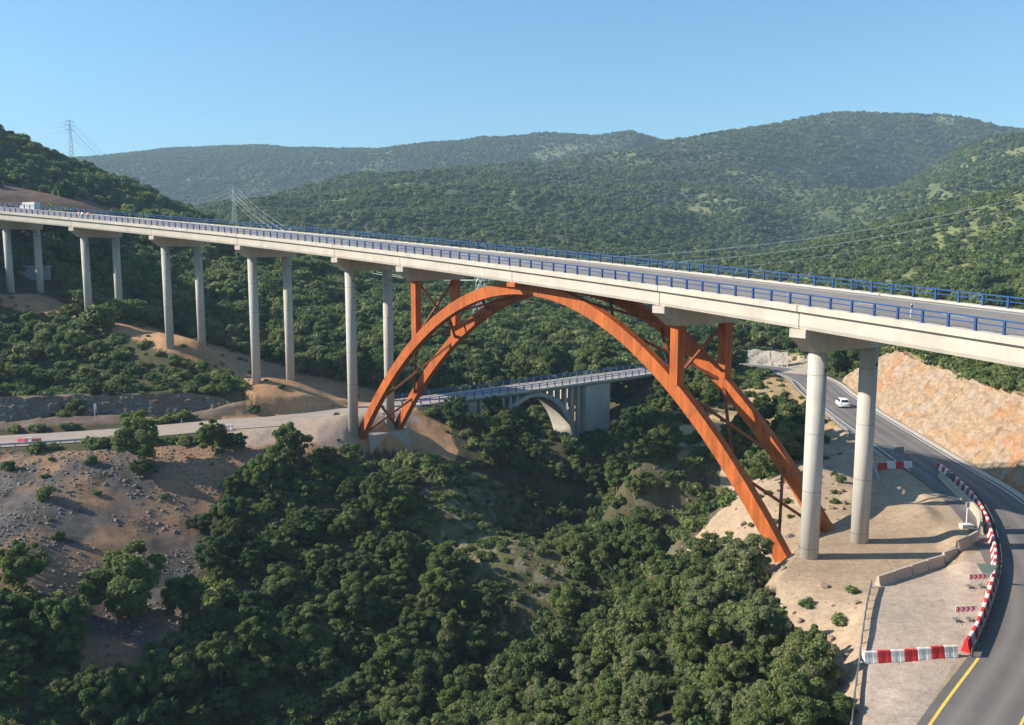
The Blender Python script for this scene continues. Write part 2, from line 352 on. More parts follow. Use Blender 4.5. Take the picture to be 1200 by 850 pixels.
def polar(az, rr):
    A, RR = np.meshgrid(az, rr, indexing='xy')
    return RR*np.sin(A), RR*np.cos(A)
def col(*c): return np.array(c)
def terrain_mesh(name, az, rr, kind='structure'):
    X, Y = polar(az, rr); Z = height(X, Y)
    nr, na = X.shape
    v = np.stack([X, Y, Z], -1).reshape(-1, 3)
    i = np.arange(nr-1)[:,None]*na+np.arange(na-1)[None]
    f = np.stack([i, i+1, i+na+1, i+na], -1).reshape(-1, 4)
    me = bpy.data.meshes.new(name)
    me.vertices.add(len(v)); me.vertices.foreach_set('co', v.ravel())
    me.loops.add(f.size); me.loops.foreach_set('vertex_index', f.ravel().astype(np.int32))
    me.polygons.add(len(f)); me.polygons.foreach_set('loop_start', (np.arange(len(f))*4).astype(np.int32))
    me.polygons.foreach_set('use_smooth', np.ones(len(f), bool))
    # soil colours
    x, y, z = v[:,0], v[:,1], v[:,2]; r = np.hypot(x, y)
    n1 = fbm(x/9, y/9, 4)[:,None]; n2 = fbm(x/2.2+31, y/2.2, 3)[:,None]; n3 = fbm(x/1.1+3, y/1.1, 2)[:,None]
    wood = col(.055,.055,.03)*(.6+.8*n1)+col(.05,.035,.02)*n2
    n4 = fbm(x/60, y/60, 4)[:,None]
    grass = col(.14,.16,.055)*(.6+.8*n1)+col(.06,.05,.025)*n2
    px, py = pix(x, y, z)
    ghill = (smooth(760, 900, px)*smooth(225, 245, r)*(1-smooth(600, 700, r)))[:,None]
    c = wood*(1-ghill)+grass*ghill
    ft = smooth(500, 900, r)[:,None]
    c = c*(1-ft)+ft*(col(.085,.105,.045)*(.5+1.0*n4)+col(.06,.05,.03)*smooth(.58,.70,n4))
    dry = col(.30,.22,.12)
    def put(nm, cc, k=1.0):
        nonlocal c
        s = (region(x, y, z, nm)*k)[:,None]; c = c*(1-s)+cc*s
    earth = col(.40,.235,.125)*(.75+.5*n1)*(.88+.24*n2)
    put('spur', earth)
    put('yard', col(.335,.262,.21)*(.85+.3*n1)*(.9+.2*n2))
    red = col(.27,.165,.10)*(.7+.6*n2); grey = col(.108,.096,.088)*(.5+1.0*n3)
    s1 = smooth(.48, .60, fbm(x/11+2, y/22, 4))[:,None]
    put('scree', red*(1-s1)+grey*s1)
    put('glade', col(.115,.105,.05)*(.6+.8*n2)+col(.10,.09,.08)*smooth(.60,.68,n3))
    put('mound', col(.36,.25,.13)*(.8+.4*n1)*(.8+.4*n2))
    put('bank', col(.36,.29,.2)*(.7+.6*n2))
    put('redcut', col(.12,.075,.055)*(.5+1.0*n2)+col(.05,.04,.03)*n1)
    put('ledge', col(.16,.12,.09)*(.6+.8*n2))
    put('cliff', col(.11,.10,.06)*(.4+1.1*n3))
    vg = (inpoly(px, py, [(1000,402),(1060,405),(1260,440),(1260,478),(1150,462),(1100,445),(1030,412)]) & (r > 105) & (r < 235))[:,None]
    c = c*(1-vg)+vg*(col(.22,.19,.09)*(.55+.8*n2))
    put('cut', col(.36,.26,.165)*(.8+.4*n2))
    put('pad', col(.395,.297,.205)*(.80+.4*n1)*(.86+.28*n2)*(.9+.2*n4))
    lay = (inpoly(px, py, [(1030,690),(1055,678),(1120,662),(1150,645),(1158,700),(1125,765),(1075,850),(1060,1000),(1000,1000),(1012,765)]) & (r < 95))[:,None]
    c = c*(1-lay)+lay*col(.405,.325,.262)*(.86+.28*fbm(x/2.5, y/7, 4)[:,None])*(.93+.14*n3)
    g = np.concatenate([c, np.ones((len(c),1))], 1).astype(np.float32)
    at_ = me.color_attributes.new('soil', 'FLOAT_COLOR', 'POINT'); at_.data.foreach_set('color', g.ravel())
    me.update(calc_edges=True)
    o = link(name, me); o['kind'] = kind
    me.materials.append(M_SOIL)
    return o
def soil_material():
    m = bpy.data.materials.new('soil'); m.use_nodes = True; t = m.node_tree; N = t.nodes; L = t.links
    b = N['Principled BSDF']; b.inputs['Roughness'].default_value = .95; b.inputs['Specular IOR Level'].default_value = .1
    a = N.new('ShaderNodeAttribute'); a.attribute_name = 'soil'
    g = N.new('ShaderNodeNewGeometry')
    n1 = N.new('ShaderNodeTexNoise'); n1.inputs['Scale'].default_value = 1.6; n1.inputs['Detail'].default_value = 8; n1.inputs['Roughness'].default_value = .7
    L.new(g.outputs['Position'], n1.inputs[0])
    mr = N.new('ShaderNodeMapRange'); mr.inputs[1].default_value = .25; mr.inputs[2].default_value = .75; mr.inputs[3].default_value = .72; mr.inputs[4].default_value = 1.26
    L.new(n1.outputs[0], mr.inputs[0])
    mx = N.new('ShaderNodeMix'); mx.data_type = 'RGBA'; mx.blend_type = 'MULTIPLY'; mx.inputs[0].default_value = 1
    n3 = N.new('ShaderNodeTexNoise'); n3.inputs['Scale'].default_value = 5.5; n3.inputs['Detail'].default_value = 5; n3.inputs['Roughness'].default_value = .8; L.new(g.outputs['Position'], n3.inputs[0])
    m3 = N.new('ShaderNodeMapRange'); m3.inputs[1].default_value = .3; m3.inputs[2].default_value = .7; m3.inputs[3].default_value = .74; m3.inputs[4].default_value = 1.24; L.new(n3.outputs[0], m3.inputs[0])
    mm = N.new('ShaderNodeMath'); mm.operation = 'MULTIPLY'; L.new(mr.outputs[0], mm.inputs[0]); L.new(m3.outputs[0], mm.inputs[1])
    L.new(a.outputs['Color'], mx.inputs[6]); L.new(mm.outputs[0], mx.inputs[7]); L.new(mx.outputs[2], b.inputs['Base Color'])
    n2 = N.new('ShaderNodeTexNoise'); n2.inputs['Scale'].default_value = 2.5; n2.inputs['Detail'].default_value = 10; n2.inputs['Roughness'].default_value = .75
    L.new(g.outputs['Position'], n2.inputs[0])
    bp = N.new('ShaderNodeBump'); bp.inputs['Strength'].default_value = .6; bp.inputs['Distance'].default_value = .14
    L.new(n2.outputs[0], bp.inputs['Height']); L.new(bp.outputs[0], b.inputs['Normal'])
    return m
M_SOIL = soil_material()
_az = np.concatenate([np.linspace(-1.25,-.62,90,endpoint=False), np.linspace(-.62,.62,820,endpoint=False), np.linspace(.62,1.25,90)])
_azf = np.concatenate([np.linspace(-1.25,-.62,60,endpoint=False), np.linspace(-.62,.62,560,endpoint=False), np.linspace(.62,1.25,60)])
terrain_mesh('terrain', _az, np.exp(np.linspace(math.log(14), math.log(262), 640)))
terrain_mesh('hills', _azf, np.exp(np.linspace(math.log(260), math.log(3300), 420)))
# ------------------------------------------------------------------ the viaduct
M_CONC = mat('pale concrete', (.515,.465,.395), .85, .10, .35, bump=.15, bscale=6, stretch=(1,1,2.2))
M_CAP = mat('cap concrete', (.455,.41,.35), .85, .10, .6, bump=.1, bscale=6)
M_ASPH = mat('worn asphalt', (.25,.222,.20), .9, .10, .6, bump=.2, bscale=60)
M_DARKASPH = mat('road asphalt', (.15,.135,.125), .85, .12, .5, bump=.2, bscale=60)
M_WHITE = mat('white paint', (.78,.77,.73), .6, .06, 3)
M_YEL = mat('yellow paint', (.70,.50,.10), .6, .1, 3)
M_BLUE = mat('blue paint', (.012,.066,.215), .45, .12, 1.5, spec=.4)
M_GALV = mat('galvanised steel', (.42,.44,.45), .45, .1, 2, metal=.6)
M_DARK = mat('dark rubber', (.02,.02,.022), .7, .1, 4)
M_CONC = streaks(M_CONC, (1,1,.12), .8, (.36,.31,.25), .50, .75, .45)
M_CAP = streaks(M_CAP, (1,1,.15), 1.5, (.25,.22,.18), .5, .75, .5)
M_ASPH = streaks(M_ASPH, (1,1,1), .12, (.17,.155,.145), .45, .65, .5)
M_DARKASPH = streaks(M_DARKASPH, (1,1,1), .1, (.10,.092,.09), .45, .65, .6)
def pier_material():
    m = mat('pier concrete', (.465,.437,.395), .85, .08, .5, bump=.1, bscale=5); t = m.node_tree; N = t.nodes; L = t.links
    b = N['Principled BSDF']; old = b.inputs['Base Color'].links[0].from_socket
    g = N.new('ShaderNodeTexCoord'); sx = N.new('ShaderNodeSeparateXYZ'); L.new(g.outputs['Object'], sx.inputs[0])
    # thin formwork joints every 5 m of height
    d = N.new('ShaderNodeMath'); d.operation = 'PINGPONG'; d.inputs[1].default_value = 2.6; L.new(sx.outputs[2], d.inputs[0])
    lt = N.new('ShaderNodeMath'); lt.operation = 'LESS_THAN'; lt.inputs[1].default_value = .045; L.new(d.outputs[0], lt.inputs[0])
    # streaks running down
    mp = N.new('ShaderNodeMapping'); mp.inputs['Scale'].default_value = (3,3,.12); L.new(g.outputs['Object'], mp.inputs[0])
    nz = N.new('ShaderNodeTexNoise'); nz.inputs['Scale'].default_value = 1.4; nz.inputs['Detail'].default_value = 5; L.new(mp.outputs[0], nz.inputs[0])
    mr = N.new('ShaderNodeMapRange'); mr.inputs[1].default_value = .3; mr.inputs[2].default_value = .7; mr.inputs[3].default_value = .86; mr.inputs[4].default_value = 1.08; L.new(nz.outputs[0], mr.inputs[0])
    mx = N.new('ShaderNodeMix'); mx.data_type = 'RGBA'; mx.blend_type = 'MULTIPLY'; mx.inputs[0].default_value = 1; L.new(old, mx.inputs[6]); L.new(mr.outputs[0], mx.inputs[7])
    m2 = N.new('ShaderNodeMix'); m2.data_type = 'RGBA'; L.new(lt.outputs[0], m2.inputs[0]); L.new(mx.outputs[2], m2.inputs[6]); m2.inputs[7].default_value = (.30,.28,.25,1)
    L.new(m2.outputs[2], b.inputs['Base Color']); return m
M_PIER = pier_material()
def corten(name, base):
    m = mat(name, base, .62, .22, .5, bump=.12, bscale=8, base2=(base[0]*1.12, base[1]*1.25, base[2]*1.3), stretch=(1,1,.6), spec=.25)
    t = m.node_tree; N = t.nodes; L = t.links; b = N['Principled BSDF']; old = b.inputs['Base Color'].links[0].from_socket
    g = N.new('ShaderNodeTexCoord'); mp = N.new('ShaderNodeMapping'); mp.inputs['Scale'].default_value = (1.6,1.6,.16); L.new(g.outputs['Object'], mp.inputs[0])
    nz = N.new('ShaderNodeTexNoise'); nz.inputs['Scale'].default_value = 1.3; nz.inputs['Detail'].default_value = 7; L.new(mp.outputs[0], nz.inputs[0])
    mr = N.new('ShaderNodeMapRange'); mr.inputs[1].default_value = .35; mr.inputs[2].default_value = .72; mr.inputs[3].default_value = 1.1; mr.inputs[4].default_value = .66; L.new(nz.outputs[0], mr.inputs[0])
    mx = N.new('ShaderNodeMix'); mx.data_type = 'RGBA'; mx.blend_type = 'MULTIPLY'; mx.inputs[0].default_value = 1; L.new(old, mx.inputs[6]); L.new(mr.outputs[0], mx.inputs[7]); L.new(mx.outputs[2], b.inputs['Base Color'])
    return m
M_STEEL = corten('weathering steel', (.46,.108,.022))
M_STEEL = streaks(M_STEEL, (1.5,1.5,.2), .9, (.20,.055,.025), .52, .74, .55)
M_BRACE2 = corten('weathering steel joint', (.40,.10,.028))
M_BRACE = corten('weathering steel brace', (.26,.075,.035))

VX, VY, VTH, VK, VG, VZ, VE, VKG = 24.29374, 72.1263, 2.1609, .00267, .06967, -6.27, .05764, 2e-5
def dk(s, off, dz=0.0):
    """a point of the viaduct: station s, offset from the near edge of the beam, height above the beam's underside"""
    h = VTH+VK*s
    x = VX+(math.sin(h)-math.sin(VTH))/VK; y = VY-(math.cos(h)-math.cos(VTH))/VK
    return Vector((x+math.sin(h)*off, y-math.cos(h)*off, VZ+VG*s+VKG*s*s+VE*off+dz))
def frame(s):
    h = VTH+VK*s
    return Vector((math.cos(h), math.sin(h), 0)), Vector((math.sin(h), -math.cos(h), 0)), Vector((0,0,1))
ST = {'N':0.0,'E':16.55,'C':40.48,'W':64.4,4:80.96,3:109.01,2:137.07,1:165.12,0:193.18}
WD = 11.68
via = thing('viaduct', 'tall curved concrete viaduct carried on round piers and an orange steel arch', 'bridge', (0,104,-28), world=True)
def stations(a, b, st=2.0):
    n = max(1, int(round((b-a)/st))); return [a+(b-a)*i/n for i in range(n+1)]
BEAM = [(.10,0),(0,.30),(0,1.40),(-.32,1.50),(-.32,2.02),(.32,2.02),(.32,1.84),(WD-.32,1.84),(WD-.32,2.02),(WD+.32,2.02),(WD+.32,1.50),(WD,1.40),(WD,.30),(WD-.10,0),(WD-3.3,0),(WD-3.7,1.35),(3.7,1.35),(3.3,0)]
bounds = [-58,-28.05,0,16.55,40.48,64.4,80.96,109.01,137.07,165.12,193.18,221.2,262]
for a, b in zip(bounds[:-1], bounds[1:]):
    mb = MB(); mb.sweep([[dk(s, o, z) for (o, z) in BEAM] for s in stations(a+.05, b-.05)])
    mb.build('deck_span', M_CONC, via)
mb = MB(); mb.sweep([[dk(s, .325, 1.86), dk(s, WD-.325, 1.86)] for s in stations(-58, 262, 3)], closed=False)
asph = mb.build('carriageway', M_ASPH, via)
def lane(o0, o1, s0, s1, name='lane_marking'):
    mb = MB(); mb.sweep([[dk(s, o0, 1.866), dk(s, o1, 1.866)] for s in stations(s0, s1, 2)], closed=False); mb.build(name, M_WHITE, asph)
lane(1.35, 1.5, -58, 262); lane(WD-1.5, WD-1.35, -58, 262)
s_ = -56
while s_ < 258: lane(WD/2-.06, WD/2+.06, s_, s_+2.0); s_ += 7.5
# guard rails
def guard(off, inward):
    mb = MB(); ss = stations(-58, 262, 2)
    for (z, w_, h_) in ((2.94, .14, .10), (2.55, .08, .075)):
        mb.sweep([[dk(s, off-w_/2, z-h_/2), dk(s, off-w_/2, z+h_/2), dk(s, off+w_/2, z+h_/2), dk(s, off+w_/2, z-h_/2)] for s in ss])
    rail = mb.build('guard_rail', M_BLUE, via)
    def post(mb, s):
        t, n, u = frame(s); c = dk(s, off, 0)
        # I section: two flanges and a web, splayed foot and base plate
        for k in (-1, 1): mb.box(c+u*2.46+n*(k*.075), t*.07, n*.012, u*.43)
        mb.box(c+u*2.46, t*.012, n*.065, u*.43); mb.box(c+u*2.03, t*.13, n*.14, u*.02)
        mb.box(c+u*2.92+n*inward*.02, t*.09, n*.11, u*.075)
    pos = [-57+2*i for i in range(159)]
    near = [s for s in pos if s >= -14][:50]; rest = [s for s in pos if s not in near]
    for s in near:
        mb = MB(); post(mb, s); mb.build('post', M_BLUE, rail)
    mb = MB()
    for s in rest: post(mb, s)
    mb.build('post', M_BLUE, rail)['kind'] = 'stuff'
guard(.02, 1); guard(WD-.02, -1)
# caps, piers
A_, S_ = 2.783, 7.443
def cap(s, m=None, name='pier_cap'):
    t, n, u = frame(s); mb = MB(); zb = dk(s, A_).z-2.26; hw = .82
    o_ = [(-.14, 0)]; prof = [(-.14, dk(s,-.14).z-.03), (WD+.14, dk(s,WD+.14).z-.03), (WD+.14, dk(s,WD+.14).z-.95), (A_+S_+.95, zb), (A_-.95, zb), (-.14, dk(s,-.14).z-.75)]
    c = dk(s, 0); 
    def pt(o, z, k): q = dk(s, o); return Vector((q.x, q.y, z))+t*(k*hw)
    mb.sweep([[pt(o, z, k) for (o, z) in prof] for k in (-1, 1)])
    return mb.build(name, m or M_CAP, via), zb
PIER_BASE = {'N':(-27.4,-27.4), 4:(-28.5,-28.8), 3:(-24,-24.4), 2:(-19,-19), 1:(-15,-15.8), 0:(-9.4,-9.4)}
for k, bs in PIER_BASE.items():
    c_, zb = cap(ST[k])
    for off, b in zip((A_, A_+S_), bs):
        q = dk(ST[k], off); zs = [b-1.5]+[b+i*.5 for i in range(0, 4)]+[zb-.0]
        mb = MB(); mb.tube([(q.x,q.y,b-2), (q.x,q.y,zb+.002)], .80, 40); p = mb.build('pier', M_PIER, via, smooth=True)
        for f in p.data.polygons: f.use_smooth = len(f.vertices) == 4
        # bearing recess and a small plate near the head
        t, n, u = frame(ST[k]); mb = MB(); mb.box((q.x+t.x*-.83, q.y+t.y*-.83, zb-1.6), t*.03, n*.09, u*.16); mb.build('inspection_plate', M_DARK, p)
for k in ('W', 'E'):
    c_, zb = cap(ST[k])
# small steel saddle at the crown
t, n, u = frame(ST['C'])
for o in (.5, WD-.5):
    mb = MB(); mb.box(dk(ST['C'], o, -.28), t*.75, n*.72, u*.26); mb.build('crown_saddle', M_STEEL, via)
# arch ribs
rp = np.array([(80.4,-28.75),(72.8,-20.1),(67.1,-14.7),(61,-10.5),(55.8,-7.8),(50,-5.75),(44.7,-4.35),(39,-4.2),(33.7,-4.8),(28,-6.77),(22.9,-9.36),(18,-12.6),(13.5,-16.6),(9.2,-21.2),(6.1,-24.8),(3.95,-27.55)])
_pc = np.polyfit((rp[:,0]-42)/40, rp[:,1], 4)
def rib_z(s): return float(np.polyval(_pc, (s-42)/40))
def rib_slope(s): return (rib_z(s+.05)-rib_z(s-.05))/.1
def rib_pt(s, off, k=0.0):
    """centre line of a rib; k moves across its depth. Each rib stands in one vertical plane."""
    a = dk(ST['E'], off); b = dk(ST['W'], off); d = (b-a); d.z = 0; L = d.length; d.normalize()
    sc = L/(ST['W']-ST['E'])
    p = Vector((a.x, a.y, 0))+d*((s-ST['E'])*sc); m = rib_slope(s); nrm = Vector((-m*d.x, -m*d.y, 1)).normalized()
    return Vector((p.x, p.y, rib_z(s)))+nrm*k, d
RW, RD = .49, .74
S0, S1 = 2.9, 81.8
ribs = []
for off in (A_, A_+S_):
    secs = []
    for s in stations(S0, S1, .8):
        _, d = rib_pt(s, off); n = Vector((d.y, -d.x, 0)); 
        a = rib_pt(s, off, -RD)[0]; b = rib_pt(s, off, RD)[0]
        secs.append([a-n*RW, b-n*RW, b+n*RW, a+n*RW])
    mb = MB(); mb.sweep(secs); ribs.append(mb.build('arch_rib', M_STEEL, via))
    # stiffened bolted joints, proud of the rib
    for s in (8.5, 14.2, 21.5, 29.5, 37.5, 47.5, 55.5, 61.5, 67.6, 74.5):
        ring = []
        for ds in (-.16, .16):
            _, d = rib_pt(s+ds, off); n = Vector((d.y, -d.x, 0)); a = rib_pt(s+ds, off, -RD-.02)[0]; b = rib_pt(s+ds, off, RD+.02)[0]; e = RW+.02
            ring.append([a-n*e, b-n*e, b+n*e, a+n*e])
        mb = MB(); mb.sweep(ring); mb.build('splice', M_BRACE2, ribs[-1])
# columns on the arch and their cross bracing
for k in ('E', 'W'):
    s = ST[k]; t, n, u = frame(s); zt = dk(s, A_).z-2.262; ends = []
    for off in (A_, A_+S_):
        q = dk(s, off); zb = rib_z(s)+.4; mb = MB()
        mb.box((q.x, q.y, (zt+zb)/2), t*.53, n*.53, u*((zt-zb)/2)); col_ = mb.build('arch_column', M_STEEL, via)
        ends.append((Vector((q.x, q.y, zt-.35))+n*.45*(1 if off == A_ else -1), Vector((q.x, q.y, zb+.9))+n*.45*(1 if off == A_ else -1)))
    for a, b, dt in ((ends[0][0], ends[1][1], -.14), (ends[0][1], ends[1][0], .14)):
        mb = MB(); mb.bar(a+t*dt, b+t*dt, .26, .26); mb.build('column_brace', M_BRACE, via)
# crossed bracing between the ribs
nodes = [S0+1.0, 9.0, ST['E'], 25.3, 33.2]
nodesw = [S1-1.0, 75.6, ST['W'], 56.6, 49.5]
for nd in (nodes, nodesw):
    for a, b in zip(nd[:-1], nd[1:]):
        for (x, y, k) in ((a, b, -.16), (b, a, .16)):
            p, d = rib_pt(x, A_, k); q, d2 = rib_pt(y, A_+S_, k); n = Vector((d.y, -d.x, 0))
            v = (q-p).normalized()
            mb = MB(); mb.bar(p+v*.55, q-v*.55, .30, .30); mb.build('rib_brace', M_BRACE, via)
for s in (ST['E'], ST['W'], 9.0, 75.6):
    pass
# footings at the springings
M_FOOT = mat('footing concrete', (.37,.335,.30), .9, .1, .8, bump=.2, bscale=6)
for off in (A_, A_+S_):
    for s, sg in ((S0, -1), (S1, 1)):
        p, d = rib_pt(s, off); n = Vector((d.y, -d.x, 0)); a = rib_pt(s+sg*.02, off, -RD-.35)[0]; b = rib_pt(s+sg*.02, off, RD+.25)[0]
        ax = (b-a).normalized(); out = ax.cross(n).normalized()
        if out.z > 0: out = -out
        mb = MB(); c = (a+b)/2+out*.16; mb.box(c, n*.85, ax*((b-a).length/2), out*.155); mb.build('springing_plate', M_FOOT, via)
        mb = MB(); c = (a+b)/2+out*1.75; mb.box(c, n*1.25, ax*((b-a).length/2+.35), out*1.43); mb.build('footing', M_FOOT, via)
# broad sloping concrete block at the western springing
pa, d = rib_pt(S1, A_+.8); pb, _ = rib_pt(S1, A_+S_+1.6); n = (pb-pa).normalized(); mb = MB()
zq = lambda p, z: Vector((p.x, p.y, z))
q = [zq(pa-d*2.0, -29.5), zq(pb-d*2.0, -29.5), zq(pb+d*1.7, -28.2), zq(pa+d*1.7, -28.2)]
lo = [pa-d*3.0+Vector((0,0,-3.6)), pb-d*3.0+Vector((0,0,-3.6)), pb+d*3.0+Vector((0,0,-4)), pa+d*3.0+Vector((0,0,-4))]
mb.add(q+lo, [(0,1,2,3),(4,7,6,5),(0,4,5,1),(1,5,6,2),(2,6,7,3),(3,7,4,0)]); mb.build('springing_block', M_FOOT, via)
mb = MB()
mb.add([pb+d*1-n*.0, pb+n*3+d*1.2+Vector((0,0,-1.2)), pb+n*3+d*5+Vector((0,0,-1)), pb+d*5, pb-d*2+Vector((0,0,-4)), pb+n*3.4-d*1+Vector((0,0,-4)), pb+n*3.4+d*5+Vector((0,0,-4)), pb+d*5+Vector((0,0,-4))], [(0,1,2,3),(4,7,6,5),(0,4,5,1),(1,5,6,2),(2,6,7,3),(3,7,4,0)])
mb.build('wing_block', M_FOOT, via)
# ------------------------------------------------------------------ roads
def worn_road(name, m, pts, hw, dz, lanes):
    """carriageway with paler wheel paths carried as a worn-surface attribute"""
    offs = [hw*(-1+2*i/32) for i in range(33)]; mb = MB(); L_ = [offset_line(pts, o) for o in offs]; n = len(pts)
    for l_ in L_: mb.v += [(p.x, p.y, p.z+dz) for p in l_]
    for j in range(32):
        for i in range(n-1): mb.f.append((j*n+i, (j+1)*n+i, (j+1)*n+i+1, j*n+i+1)); mb.m.append(0)
    me = mb.mesh(name, m, True); wv = []
    for o in offs: wv += [max(math.exp(-((o-c)/.42)**2) for c in lanes)]*n
    at_ = me.attributes.new('wear', 'FLOAT', 'POINT'); at_.data.foreach_set('value', wv)
    o = link(name, me); o['kind'] = 'structure'; return o
def wear(m, c):
    t = m.node_tree; N = t.nodes; L = t.links; b = N['Principled BSDF']; old = b.inputs['Base Color'].links[0].from_socket
    a = N.new('ShaderNodeAttribute'); a.attribute_name = 'wear'; mu = N.new('ShaderNodeMath'); mu.operation = 'MULTIPLY'; mu.inputs[1].default_value = .7; L.new(a.outputs['Fac'], mu.inputs[0])
    mx = N.new('ShaderNodeMix'); mx.data_type = 'RGBA'; L.new(mu.outputs[0], mx.inputs[0]); L.new(old, mx.inputs[6]); mx.inputs[7].default_value = (*c, 1); L.new(mx.outputs[2], b.inputs['Base Color'])
wear(M_DARKASPH, (.215,.195,.18))
worn_road('valley_road', M_DARKASPH, ROAD_E, 4.1, .05, (-2.8,-1.2,1.0,2.6))
M_DUSTY = mat('dusty asphalt', (.32,.265,.225), .95, .12, .35, bump=.2, bscale=30)
M_VERGE = mat('concrete gutter', (.50,.45,.39), .9, .1, 1)
strip('old_road', M_DUSTY, ROAD_W, -4.6, 4.6, .05)
strip('dirt_track', mat('track dirt', (.43,.35,.27), .95, .12, .6), TRACK, -2.6, 2.6, .05)
strip('road_gutter', M_VERGE, ROAD_E[:int(len(ROAD_E)*.95)], -4.95, -4.1, .06)
strip('road_shoulder', mat('sandy shoulder', (.40,.31,.225), .95, .15, 1.5), [p for p in ROAD_E if p.y > 112], 4.1, 4.9, .06)
mk = [p for p in ROAD_E if p.y < 58]
strip('road_marking', M_YEL, [p for p in ROAD_E if p.y < 50.5], 3.45, 3.62, .056)
strip('road_marking', M_YEL, mk, -.35, -.2, .056)
strip('road_marking', M_WHITE, ROAD_E, -3.75, -3.62, .056)
strip('road_marking', M_WHITE, [p for p in ROAD_E if p.y > 100], 3.62, 3.75, .056)
# ------------------------------------------------------------------ vegetation
def leaf_material(name, dark, light, dry):
    m = bpy.data.materials.new(name); m.use_nodes = True; t = m.node_tree; N = t.nodes; L = t.links
    b = N['Principled BSDF']; b.inputs['Roughness'].default_value = .6; b.inputs['Specular IOR Level'].default_value = .25
    a = N.new('ShaderNodeAttribute'); a.attribute_name = 'tint'
    oi = N.new('ShaderNodeObjectInfo')
    mt = N.new('ShaderNodeMath'); mt.operation = 'MULTIPLY_ADD'; L.new(oi.outputs['Random'], mt.inputs[0]); mt.inputs[1].default_value = .6
    m2 = N.new('ShaderNodeMath'); m2.operation = 'MULTIPLY'; m2.inputs[1].default_value = .4; L.new(a.outputs['Fac'], m2.inputs[0]); L.new(m2.outputs[0], mt.inputs[2])
    r = N.new('ShaderNodeValToRGB'); e = r.color_ramp.elements
    e[0].position = .1; e[0].color = (*dark, 1); e[1].position = .72; e[1].color = (*light, 1)
    k = r.color_ramp.elements.new(.97); k.color = (*dry, 1)
    L.new(mt.outputs[0], r.inputs[0]); L.new(r.outputs[0], b.inputs['Base Color'])
    tr = N.new('ShaderNodeBsdfTranslucent'); L.new(r.outputs[0], tr.inputs[0])
    mx = N.new('ShaderNodeMixShader'); mx.inputs[0].default_value = .45
    L.new(b.outputs[0], mx.inputs[1]); L.new(tr.outputs[0], mx.inputs[2]); L.new(mx.outputs[0], N['Material Output'].inputs[0])
    return m
M_LEAF = leaf_material('oak leaves', (.078,.124,.040), (.178,.23,.066), (.24,.24,.10))
M_LEAFD = leaf_material('dark leaves', (.060,.107,.041), (.130,.182,.060), (.18,.20,.085))
M_LEAFL = leaf_material('light leaves', (.115,.162,.052), (.20,.24,.082), (.26,.25,.12))
M_LEAFO = leaf_material('olive leaves', (.15,.185,.08), (.25,.28,.125), (.29,.25,.14))
M_BARK = mat('bark', (.13,.105,.08), .95, .25, 6, bump=.4, bscale=20, stretch=(1,1,.3))
_ico = None
def ico():
    global _ico
    if _ico is None:
        import bmesh
        bm = bmesh.new(); bmesh.ops.create_icosphere(bm, subdivisions=2, radius=1)
        _ico = (np.array([v.co[:] for v in bm.verts]), np.array([[v.index for v in f.verts] for f in bm.faces])); bm.free()
    return _ico
